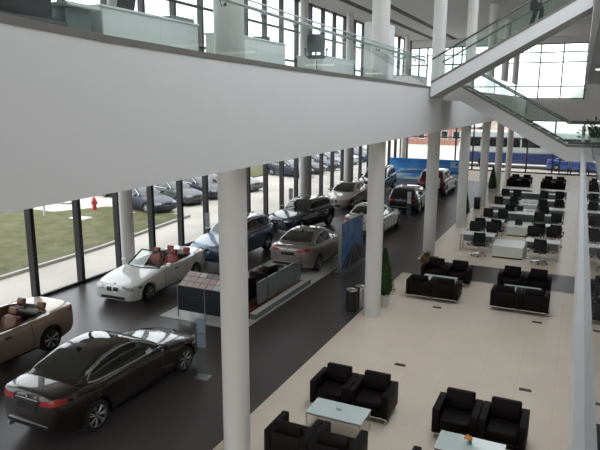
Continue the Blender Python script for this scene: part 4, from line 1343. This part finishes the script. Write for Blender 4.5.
def art(name, kind):
    m = bpy.data.materials.new(name); m.use_nodes = True
    nt = m.node_tree; bs = nt.nodes['Principled BSDF']; bs.inputs['Roughness'].default_value = 0.35
    tc = nt.nodes.new('ShaderNodeTexCoord')
    mp = nt.nodes.new('ShaderNodeMapping')
    nt.links.new(tc.outputs['Generated'], mp.inputs[0])
    n = nt.nodes.new('ShaderNodeTexNoise'); n.inputs['Detail'].default_value = 6
    sp = nt.nodes.new('ShaderNodeSeparateXYZ'); nt.links.new(tc.outputs['Generated'], sp.inputs[0])
    if kind == 'sky':
        mp.inputs['Scale'].default_value = (2.2, 1, 3.4); n.inputs['Scale'].default_value = 1.6
        nt.links.new(mp.outputs[0], n.inputs['Vector'])
        ad = nt.nodes.new('ShaderNodeMath'); ad.operation = 'MULTIPLY_ADD'; ad.inputs[1].default_value = -0.36
        nt.links.new(sp.outputs['Z'], ad.inputs[0]); nt.links.new(n.outputs['Fac'], ad.inputs[2])
        r = nt.nodes.new('ShaderNodeValToRGB'); e = r.color_ramp.elements
        e[0].position = 0.0; e[0].color = (0.02, 0.15, 0.60, 1); e[1].position = 0.5; e[1].color = (0.75, 0.85, 0.95, 1)
        x = e.new(0.25); x.color = (0.05, 0.32, 0.80, 1)
        x = e.new(0.40); x.color = (0.18, 0.46, 0.85, 1)
        nt.links.new(ad.outputs[0], r.inputs[0])
        nt.links.new(r.outputs[0], bs.inputs['Base Color'])
    else:
        mp.inputs['Scale'].default_value = (1, 3, 2); n.inputs['Scale'].default_value = 2.0
        nt.links.new(mp.outputs[0], n.inputs['Vector'])
        r = nt.nodes.new('ShaderNodeValToRGB'); e = r.color_ramp.elements
        e[0].position = 0.35; e[0].color = (0.02, 0.10, 0.33, 1); e[1].position = 0.75; e[1].color = (0.12, 0.32, 0.62, 1)
        nt.links.new(n.outputs['Fac'], r.inputs[0]); nt.links.new(r.outputs[0], bs.inputs['Base Color'])
    MATS[name] = m
    return m


# upright poster by the bronze sedan
p = thing('poster_stand', 'upright poster of a blue sky above a dark road beside the bronze sedan', 'poster', (-7.58, 20.82, 0))
b = MB(); b.box(-0.05, 0.03, -1.14, 1.14, 0.06, 1.88); obj('frame', b, M_GREYPANEL, p, None)
b = MB(); b.box(0.03, 0.038, -1.12, 1.12, 0.1, 1.85); pr = obj('print', b, art('poster_blue', 'road'), p, None)
b = MB()
V = (0.15, 0.95)
road = [(-1.12, 0.1), (1.12, 0.1), (1.12, 0.55), V, (-1.12, 0.22)]
b.prism(road, 0.038, 0.041, 'x'); obj('road', b, mat('poster_road', (0.03, 0.032, 0.045), 0.4), pr, None)
b = MB()
for (u0, u1) in ((-1.0, -0.93), (-0.35, -0.27), (0.3, 0.38), (0.85, 0.93)):
    b.prism([(u0, 0.105), (u1, 0.105), (V[0] + 0.005, V[1] - 0.04), (V[0] - 0.005, V[1] - 0.04)], 0.041, 0.043, 'x')
obj('road_lines', b, mat('poster_line', (0.30, 0.34, 0.42), 0.4), pr, None)
b = MB(); b.box(-0.06, 0.045, -1.2, -1.14, 0.0, 1.92); obj('post', b, M_STEEL, p, None)
b = MB(); b.box(-0.06, 0.045, 1.14, 1.2, 0.0, 1.92); obj('post', b, M_STEEL, p, None)
b = MB(); b.box(-0.25, 0.22, -1.2, 1.2, 0.0, 0.06); obj('base', b, M_STEEL, p, None)
# blue banner wall at the rear
p = thing('banner_wall', 'wide blue sky banner wall across the rear of the showroom', 'banner', (-11.35, 48.3, 0))
b = MB(); b.box(-2.95, 2.95, -0.06, 0.1, 0.0, 1.74); obj('frame', b, M_GREYPANEL, p, None)
b = MB(); b.box(-2.95, 2.95, -0.072, -0.06, 0.03, 1.74); pr = obj('print', b, art('banner_sky', 'sky'), p, None)
b = MB(); b.box(2.1, 2.85, -0.078, -0.072, 1.12, 1.58); pn = obj('logo_plate', b, mat('banner_plate', (0.42, 0.55, 0.70), 0.4), pr, None)
b = MB()
b.lathe([(0.10, -0.084), (0.10, -0.078)], (2.62, 0, 1.40), 20, 'y'); obj('round_emblem', b, M_BADGEB, pr)
# water band of the picture
b = MB(); b.prism([(-2.0, 0.55), (2.95, 0.55), (2.95, 0.82), (1.0, 0.86), (-0.6, 0.80), (-2.0, 0.70)], -0.076, -0.0722); obj('picture_lake', b, mat('banner_lake', (0.05, 0.22, 0.48), 0.35), pr, None)

# ------------------------------------------------------------------ mezzanine furniture
ZM = 6.6
t = thing('bench_sofa', 'dark grey high-backed bench with a black seat roll behind the railing', 'bench', (-5.55, 4.72, ZM))
b = MB(); b.rbox(-0.3, 0.28, -0.95, 0.55, 0.05, 0.32, 0.03); obj('base', b, M_BLACK, t)
b = MB(); b.rbox(0.02, 0.30, -0.95, 0.46, 0.32, 0.50, 0.09, 4); obj('seat_roll', b, M_BLACK, t)
b = MB(); b.rbox(-0.3, 0.02, -0.95, 0.46, 0.32, 1.25, 0.03); obj('backrest', b, mat('charcoal_fabric', (0.025, 0.025, 0.028), 0.8), t)


def mcab(y0, y1, x0, x1, h, label, name='office_counter', top=M_LAMINATE):
    t = thing(name, label, 'counter', ((x0 + x1) / 2, (y0 + y1) / 2, ZM), 0, 'pale counters on the mezzanine')
    w_, d_ = (x1 - x0) / 2, (y1 - y0) / 2
    b = MB(); b.box(-w_ + 0.02, w_ - 0.02, -d_ + 0.02, d_ - 0.02, 0, h - 0.03); obj('body', b, M_LAMINATE, t, None)
    b = MB(); b.rbox(-w_, w_, -d_, d_, h - 0.03, h, 0.005, 1); obj('top', b, top, t)
    b = MB(); b.box(w_ - 0.02, w_ - 0.012, -d_ + 0.03, d_ - 0.03, 0.06, h - 0.06); obj('front_panel', b, M_LAMINATE, t, None)
    return t


t = thing('office_counter', 'thin white tabletop over a grey base beside the dark bench on the mezzanine', 'counter', (-5.92, 5.55, ZM), 0, 'pale counters on the mezzanine')
b = MB(); b.rbox(-0.55, 0.5, -0.26, 0.27, 0.69, 0.73, 0.005, 1); obj('top', b, M_LAMINATE, t)
b = MB(); b.box(-0.45, 0.40, -0.2, 0.2, 0, 0.69); obj('base', b, M_GREYPANEL, t, None)
mcab(5.86, 7.95, -5.95, -5.45, 0.78, 'long pale counter behind the railing left of the nearest column')
mcab(8.8, 11.05, -5.95, -5.5, 0.76, 'white counter right of the nearest column on the mezzanine')
mcab(12.0, 13.2, -7.6, -6.8, 0.72, 'pale desk behind the grey office chair on the mezzanine')
mcab(13.4, 15.6, -6.4, -5.7, 0.72, 'low pale counter left of the second column on the mezzanine')
mcab(21.9, 24.5, -6.6, -5.8, 0.62, 'grey-topped low counter past the white pier on the mezzanine', top=M_GREYPANEL)
oc = office_chair(M_GREYFAB, 'office_chair')
oc.scale = (0.8, 0.8, 0.8); oc.location = (-5.35, 12.2, ZM + 0.2); oc.rotation_euler.z = -2.75; oc['label'] = 'grey office chair on castors right behind the mezzanine glass railing'; oc['group'] = 'grey mezzanine office chairs'
PM = MB(); PM.rbox(-5.75, -4.95, 11.6, 12.8, ZM, ZM + 0.2, 0.01, 1)
PM.rbox(-6.8, -5.97, 11.08, 11.9, ZM, ZM + 0.12, 0.01, 1)
pl_ = obj('floor_plinth', PM, M_TRIM, None); pl_['kind'] = 'structure'
dup(oc, (-6.35, 11.45, ZM + 0.12), -2.4, 'grey mesh office chair behind the white counter right of the nearest column', 'grey mezzanine office chairs')
t = laptop((-5.75, 6.5, ZM + 0.78), -PI / 2, 'dark laptop standing on the long pale mezzanine counter')
t['group'] = 'laptops on the counters'
b = MB(); b.rbox(-0.16, 0.16, -0.24, 0.24, 0, 0.07, 0.01)
o = obj('printer', b, M_GREYPANEL, None, 35, (-5.68, 7.68, ZM + 0.78)); tag(o, 'flat grey printer at the end of the long pale mezzanine counter', 'printer')

# ------------------------------------------------------------------ person on the stairs
def skin_mesh(name, chains, m, sub=2):
    """chains: list of [(point, radius), ...]; first point of later chains may be an index tuple to branch"""
    verts, rad, edges = [], [], []
    key = {}
    for ch in chains:
        prev = None
        for p, r in ch:
            kk = tuple(round(c, 4) for c in p)
            if kk not in key:
                key[kk] = len(verts); verts.append(p); rad.append(r)
            i = key[kk]
            if prev is not None: edges.append((prev, i))
            prev = i
    me = bpy.data.meshes.new(name); me.from_pydata(verts, edges, [])
    o = bpy.data.objects.new(name, me); COL.objects.link(o)
    md = o.modifiers.new('skin', 'SKIN'); md.use_smooth_shade = True
    sv = me.skin_vertices[0].data
    for i, r in enumerate(rad):
        rr = r if isinstance(r, tuple) else (r, r)
        sv[i].radius = rr
        sv[i].use_root = (i == 0)
    o.modifiers.new('sub', 'SUBSURF').levels = sub
    o.modifiers['sub'].render_levels = sub
    dg = bpy.context.evaluated_depsgraph_get(); dg.update()
    res = bpy.data.meshes.new_from_object(o.evaluated_get(dg))
    bpy.data.objects.remove(o)
    for p in res.polygons: p.use_smooth = True
    res.materials.clear(); res.materials.append(m)
    return res


M_SKIN = mat('skin', (0.50, 0.30, 0.21), 0.5, noise=0.05)
M_COAT = mat('dark_coat', (0.008, 0.008, 0.010), 0.85, noise=0.15)
M_TROUS = mat('black_trousers', (0.004, 0.004, 0.005), 0.85)
M_HAIR = mat('black_hair', (0.008, 0.007, 0.006), 0.5)
lf, rfo = Vector((0.10, 0.085, 0.06)), Vector((-0.16, -0.085, -0.09 + 0.06))
body_ch = [
    [((0, 0, 0.93), 0.115), ((0, 0, 1.08), 0.105), ((0, 0, 1.25), 0.115), ((0.0, 0, 1.40), 0.10), ((0.01, 0, 1.50), 0.058), ((0.02, 0, 1.56), 0.062), ((0.03, 0, 1.63), 0.095), ((0.025, 0, 1.70), 0.098), ((0.02, 0, 1.765), 0.06)],
]
for sg, ft, kn in ((1, Vector((0.16, 0.09, 0.20)), Vector((0.20, 0.09, 0.62))), (-1, Vector((-0.10, -0.09, 0.06)), Vector((0.02, -0.09, 0.50)))):
    body_ch.append([((0, 0, 0.93), 0.115), ((0.02, sg * 0.09, 0.86), 0.088), (tuple(kn), 0.056), (tuple(kn * 0.45 + ft * 0.55), 0.052), (tuple(ft), 0.038), (tuple(ft + Vector((0.10, 0, -0.02))), 0.032)])
    body_ch.append([((0.0, 0, 1.40), 0.10), ((0, sg * 0.18, 1.37), 0.05), ((-0.02, sg * 0.24, 1.15), 0.042), ((0.08, sg * 0.245, 0.93), 0.030), ((0.10, sg * 0.245, 0.87), (0.020, 0.036))])
    hand = Vector((0.10, sg * 0.245, 0.87))
    for q, (dx, ln) in enumerate(((0.030, 0.075), (0.010, 0.085), (-0.010, 0.08), (-0.030, 0.062))):
        a = hand + Vector((dx, 0, -0.03)); body_ch.append([(tuple(hand), (0.020, 0.036)), (tuple(a), 0.010), (tuple(a + Vector((0.01, -sg * 0.01, -ln * 0.55))), 0.009), (tuple(a + Vector((0.012, -sg * 0.03, -ln))), 0.0075)])
    body_ch.append([(tuple(hand), (0.020, 0.036)), (tuple(hand + Vector((0.045, -sg * 0.01, -0.005))), 0.011), (tuple(hand + Vector((0.065, -sg * 0.02, -0.045))), 0.009)])
pm_ = skin_mesh('person', body_ch, M_SKIN)
per = obj('person', pm_, M_SKIN, None)
pm_.materials.clear(); pm_.materials.append(M_SKIN)
STX = -1.62
per.location = (STX, 20.75, 8.50)
tag(per, 'person in a long dark coat and black trousers walking up the stairs', 'person')
# trousers, coat, hair, shoes, face
for sg, ft, kn in ((1, Vector((0.16, 0.09, 0.20)), Vector((0.20, 0.09, 0.62))), (-1, Vector((-0.10, -0.09, 0.06)), Vector((0.02, -0.09, 0.50)))):
    me = skin_mesh('trouser_leg', [[((0.0, sg * 0.05, 0.98), 0.12), ((0.02, sg * 0.09, 0.84), 0.105), (tuple(kn), 0.078), (tuple(kn * 0.45 + ft * 0.55), 0.070), (tuple(ft + Vector((0, 0, 0.015))), 0.062)]], M_TROUS)
    obj('trouser_leg', me, M_TROUS, per)
    b = MB(); f = ft
    rings = []
    for q, (dx, hw_, h_) in enumerate(((-0.09, 0.025, 0.05), (-0.07, 0.036, 0.075), (0.0, 0.04, 0.085), (0.08, 0.045, 0.06), (0.15, 0.042, 0.042), (0.19, 0.02, 0.025))):
        rings.append([(f.x + dx, f.y + hw_ * math.cos(2 * PI * k / 12), f.z - 0.06 + max(0.0, h_ * 0.5 + h_ * 0.5 * math.sin(2 * PI * k / 12))) for k in range(12)])
    b.loft(rings); obj('shoe', b, M_TROUS, per, 60)
b = MB()
rings = []
for z, rx, ry, cx in ((0.58, 0.195, 0.235, 0.04), (0.68, 0.19, 0.23, 0.035), (0.80, 0.175, 0.215, 0.015), (0.98, 0.155, 0.20, 0.0), (1.12, 0.145, 0.19, 0.0), (1.28, 0.155, 0.205, 0.0), (1.40, 0.145, 0.215, 0.0), (1.46, 0.125, 0.17, 0.0), (1.50, 0.075, 0.085, 0.005), (1.53, 0.072, 0.078, 0.008)):
    rings.append([(cx + rx * math.cos(2 * PI * k / 28) * (1 + (0.03 * math.sin(k * 1.9) if z < 0.9 else 0)), ry * math.sin(2 * PI * k / 28) * (1 + (0.03 * math.cos(k * 2.3) if z < 0.9 else 0)), z) for k in range(28)])
b.loft(rings, cap=False); ct = obj('coat', b, M_COAT, per, 60)
for sg in (1, -1):
    me = skin_mesh('sleeve', [[((-0.01, sg * 0.135, 1.405), 0.080), ((-0.01, sg * 0.185, 1.40), 0.086), ((-0.01, sg * 0.22, 1.34), 0.078), ((-0.02, sg * 0.245, 1.15), 0.062), ((0.075, sg * 0.245, 0.95), 0.050)]], M_COAT)
    obj('sleeve', me, M_COAT, ct)
b = MB(); b.ball((-0.016, 0, 1.712), 0.107, 16, 10, (0.98, 0.96, 0.92)); hr = obj('hair', b, M_HAIR, per, 60)
b = MB()
for sg in (1, -1): b.ball((0.108, sg * 0.033, 1.665), 0.011, 8, 6)
obj('eyes', b, M_BLACK, per, 60)
b = MB(); b.ball((0.125, 0, 1.635), 0.016, 8, 6, (1, 0.8, 1.5)); obj('nose', b, M_SKIN, per, 60)
b = MB(); b.ball((0.112, 0, 1.595), 0.02, 8, 6, (0.5, 1.1, 0.35)); obj('mouth', b, mat('lips', (0.4, 0.16, 0.13), 0.5), per, 60)
for sg in (1, -1):
    b = MB(); b.ball((0.03, sg * 0.102, 1.65), 0.026, 8, 6, (0.8, 0.4, 1.2)); obj('ear', b, M_SKIN, per, 60)

# ------------------------------------------------------------------ outdoors
b = MB(); b.box(-160, XG - 0.15, -60, 220, -0.4, -0.06); b.box(XG - 0.15, 120, YF + 0.25, 220, -0.4, -0.06)
struct('ground', b, mottled('concrete_yard', [(0.50, 0.455, 0.40), (0.58, 0.535, 0.475), (0.64, 0.60, 0.54)], 0.35))
b = MB(); b.prism([(-18.75, -10), (-18.5, 14), (-18.6, 19), (-19.5, 26.6), (-25.5, 26.9), (-27, 24.2), (-39.5, 24.5), (-39.5, -10)], -0.06, 0.02, 'z')
g = obj('lawn', b, mottled('lawn_green', [(0.085, 0.09, 0.036), (0.125, 0.125, 0.055), (0.17, 0.155, 0.085)], 1.2), None, None); g['kind'] = 'structure'
b = MB(); b.prism([(-24.9, 38), (-24.6, 60), (-39.5, 70), (-39.5, 34)], -0.06, 0.02, 'z')
g = obj('lawn_strip', b, MATS['lawn_green'], None, None); g['kind'] = 'structure'
b = MB()
pts = [(-18.72, -10), (-18.47, 14), (-18.57, 19), (-19.45, 26.7)]
for (x0, y0), (x1, y1) in zip(pts, pts[1:]):
    b.prism([(x0, y0), (x1, y1), (x1 + 0.16, y1), (x0 + 0.16, y0)], -0.06, 0.06, 'z')
g = obj('kerb', b, mat('kerb_stone', (0.45, 0.43, 0.40), 0.8), None, None); g['kind'] = 'structure'
b = MB(); b.box(-43, -40.6, -20, 90, -0.05, 0.0)
g = obj('footpath', b, mottled('brick_path', [(0.30, 0.16, 0.13), (0.38, 0.24, 0.2)], 1.5), None, None); g['kind'] = 'structure'
t = thing('fire_hydrant', 'red fire hydrant standing on the lawn', 'hydrant', (-25.4, 25.75, 0.02))
b = MB(); b.lathe([(0.17, 0), (0.17, 0.05), (0.12, 0.06), (0.11, 0.5), (0.14, 0.52), (0.14, 0.56), (0.11, 0.6), (0.09, 0.68), (0.03, 0.72), (0.03, 0.76)], (0, 0, 0), 16); obj('body', b, mat('hydrant_red', (0.5, 0.03, 0.03), 0.4), t)
b = MB(); b.lathe([(0.06, -0.2), (0.06, 0.2)], (0, 0, 0.42), 12, 'y'); b.lathe([(0.07, 0), (0.07, 0.2)], (0, 0, 0.4), 12, 'x'); obj('outlet', b, MATS['hydrant_red'], t)
for q, (x, y) in enumerate(((-26.5, 23.1), (-24.5, 17.5))):
    t = thing('marker_post', ('white marker post on the lawn right of the first mullion', 'white marker post on the lawn at the photo edge')[q], 'post', (x, y, 0.02))
    b = MB(); b.lathe([(0.06, 0), (0.06, 0.62)], (0, 0, 0), 12); obj('post', b, M_POT, t)
    b = MB(); b.lathe([(0.075, 0.60), (0.075, 0.66), (0.02, 0.70)], (0, 0, 0), 12); obj('cap', b, M_STEEL, t)
for q, (x, y, w_) in enumerate(((-24.1, 23.4, 'nearer pale slab let into the lawn'), (-23.0, 25.6, 'farther pale slab let into the lawn, by the hydrant'), (-29.0, 27.0, 'pale slab at the rear lawn edge'))):
    b = MB(); b.rbox(x - 0.55, x + 0.55, y - 0.35, y + 0.35, 0.0, 0.07, 0.02, 1)
    o = obj('stone_slab', b, mat('slab_stone', (0.62, 0.6, 0.56), 0.8), None); tag(o, w_, 'slab', 'pale slabs in the lawn')

PK = [mat('park_' + n_, c_, 0.5, 0.2, coat=0.25, noise=0) for n_, c_ in (('blue', (0.018, 0.024, 0.045)), ('silver', (0.26, 0.265, 0.27)), ('grey', (0.07, 0.074, 0.08)), ('white', (0.6, 0.6, 0.6)), ('black', (0.010, 0.010, 0.012)))]
PN = ['dark blue', 'silver', 'grey', 'white', 'black']
OUT = [(-23.15, 27.45, 0, 'sedan'), (-23.2, 30.5, 2, 'sedan'), (-23.2, 33.2, 0, 'sedan'), (-22.75, 37.2, 1, 'sedan'), (-27.6, 43.2, 4, 'sedan'), (-22.7, 46.2, 0, 'sedan'), (-22.7, 49.2, 2, 'sedan'), (-22.7, 52.2, 0, 'sedan'), (-22.7, 55.2, 1, 'sedan'), (-22.7, 58.3, 3, 'crossover'), (-22.7, 61.3, 0, 'crossover'), (-22.7, 64.5, 1, 'sedan'), (-29.8, 31.2, 4, 'sedan'), (-30.2, 34.4, 3, 'sedan')]
for q, (x, y, c, kd) in enumerate(OUT):
    row = 'front' if x > -26 else 'rear'
    place_car(kd, 'car', '%s car parked outside in the %s row, %s counting from the lawn' % (PN[c], row, (ON + ['ninth', 'tenth', 'eleventh', 'twelfth'])[[o_ for o_ in OUT if (o_[0] > -26) == (x > -26)].index((x, y, c, kd))]), x, y, -0.26, PK[c], 'cars parked outside', light=True, fill=-0.06)

# bus outside the far glazing
t = thing('bus', 'white and blue bus standing outside the far glazing', 'bus', (-5.2, 64.0, -0.06))
BL = 6.0
M_BUSW = mat('bus_white', (0.70, 0.74, 0.74), 0.35, coat=0.5, noise=0.02)
M_BUSB = mat('bus_blue', (0.035, 0.055, 0.19), 0.35, coat=0.5, noise=0.02)
b = MB(); b.rbox(-BL, BL, -1.2, 1.2, 1.40, 3.55, 0.16, 3); obj('upper_body', b, M_BUSW, t)
b = MB(); b.rbox(-BL, BL, -1.22, 1.22, 0.35, 1.42, 0.10, 3); obj('lower_body', b, M_BUSB, t)
for k_ in range(6):
    x0 = -BL + 0.35 + 1.9 * k_
    b = MB(); b.rbox(x0, x0 + 1.75, -1.225, -1.19, 2.0, 2.95, 0.01, 1); obj('window', b, M_CARGLASS, t)
b = MB(); b.rbox(BL - 0.02, BL + 0.03, -1.05, 1.05, 1.5, 2.9, 0.01, 1); obj('windscreen', b, M_CARGLASS, t)
for sg in (-1, 1):
    for x in (-3.6, 3.7):
        b = MB(); b.lathe([(0.25, -0.14), (0.46, -0.14), (0.48, -0.08), (0.48, 0.08), (0.46, 0.14), (0.25, 0.14)], (x, sg * 1.12, 0.48), 24, 'y', False); w_ = obj('wheel', b, M_TYRE, t)
        b = MB(); b.lathe([(0.27, sg * 0.06), (0.24, sg * 0.12), (0.02, sg * 0.1)], (x, sg * 1.12, 0.48), 20, 'y'); obj('hub', b, M_RIM, w_)
for sg in (-1, 1):
    b = MB(); b.rbox(BL - 0.04, BL + 0.03, sg * 0.85 - 0.18, sg * 0.85 + 0.18, 0.65, 0.85, 0.02); obj('headlight', b, M_LAMP, t)
# blue cars at the right of the bus
place_car('sedan', 'car', 'blue car standing outside by the entrance at the far right', -0.4, 61.6, 0.0, paint('bright_blue', (0.03, 0.10, 0.42), 0.3, 0.3), light=True, fill=-0.06)


def house(name, label, x0, x1, y0, y1, h, wallm, roofm, rows, nwin):
    t = thing(name, label, 'building', ((x0 + x1) / 2, (y0 + y1) / 2, -0.06))
    w_, d_ = (x1 - x0) / 2, (y1 - y0) / 2
    b = MB(); b.box(-w_, w_, -d_, d_, 0, h); obj('wall', b, wallm, t, None)
    b = MB(); b.prism([(-w_ - 0.4, h), (w_ + 0.4, h), (w_ - 0.8, h + 1.3), (-w_ + 0.8, h + 1.3)], -d_ - 0.4, d_ + 0.4); obj('roof', b, roofm, t, None)
    for r in range(rows):
        for c in range(nwin):
            xx = -w_ + (c + 0.5) * 2 * w_ / nwin; zz = 0.9 + 2.7 * r
            b = MB(); b.box(xx - 0.55, xx + 0.55, -d_ - 0.05, -d_ + 0.05, zz, zz + 1.3); f = obj('window', b, M_POT, t, None)
            b = MB(); b.box(xx - 0.47, xx + 0.47, -d_ - 0.06, -d_ - 0.05, zz + 0.08, zz + 1.22); obj('pane', b, M_CARGLASS, f, None)
    return t


M_BRICK = tiles('brick_wall', (0.40, 0.20, 0.15), (0.36, 0.18, 0.13), (0.45, 0.4, 0.36), 0.4, 0.15, 0.9, 0.01)
M_PALEROOF = mat('pale_roof', (0.55, 0.54, 0.53), 0.7)
M_BEIGE = mat('beige_render', (0.60, 0.50, 0.40), 0.8)
house('brick_building', 'long red brick building with a pale roof far outside the rear glazing', -25, -14.3, 92, 100, 2.8, M_BRICK, M_PALEROOF, 1, 6)
house('beige_building', 'beige building far outside between the columns', -13.2, -9.2, 96, 104, 3.6, M_BEIGE, M_PALEROOF, 1, 3)
house('pale_building', 'pale two-storey building far outside beyond the parked cars', -64, -44, 100, 112, 5.6, M_BEIGE, M_PALEROOF, 2, 8)
place_car('suv', 'car', 'white car far outside before the brick building', -12.6, 84.0, 0.0, PK[3], light=True, fill=-0.06)
# hills behind
b = MB()
rows_ = []
for j, (y, s_) in enumerate(((330, 0.0), (370, 0.7), (420, 1.0), (480, 0.0))):
    rows_.append([(x, y, -1 + s_ * (6 + 12 * math.exp(-((x - 6) / 16) ** 2) + 1.5 * math.sin(x * 0.07) + 0.8 * math.sin(x * 0.19 + 1))) for x in range(-420, 300, 12)])
b.loft(rows_, cap=False, closed=False)
struct('hills', b, mottled('hill_green', [(0.20, 0.27, 0.22), (0.30, 0.36, 0.30)], 0.03), None, 60)

# ------------------------------------------------------------------ light
wd = bpy.data.worlds.new('overcast'); scene.world = wd
wd.use_nodes = True
nt = wd.node_tree
bg = nt.nodes['Background']
tc = nt.nodes.new('ShaderNodeTexCoord'); sp = nt.nodes.new('ShaderNodeSeparateXYZ'); rp = nt.nodes.new('ShaderNodeValToRGB')
nt.links.new(tc.outputs['Generated'], sp.inputs[0]); nt.links.new(sp.outputs['Z'], rp.inputs[0]); nt.links.new(rp.outputs[0], bg.inputs[0])
rp.color_ramp.elements[0].color = (0.86, 0.90, 0.93, 1); rp.color_ramp.elements[1].color = (0.90, 0.95, 1.0, 1)
bg.inputs[1].default_value = 2.75

scene.view_settings.view_transform = 'Standard'
scene.view_settings.look = 'None'
scene.view_settings.exposure = 0.0
scene.view_settings.gamma = 1.0
scene.view_settings.use_curve_mapping = False
scene.cycles.use_denoising = True
scene.cycles.max_bounces = 14
scene.cycles.diffuse_bounces = 6
scene.cycles.glossy_bounces = 5
scene.cycles.transparent_max_bounces = 48
scene.cycles.transmission_bounces = 8
scene.cycles.sample_clamp_indirect = 6.0
scene.cycles.caustics_reflective = False
scene.cycles.caustics_refractive = False
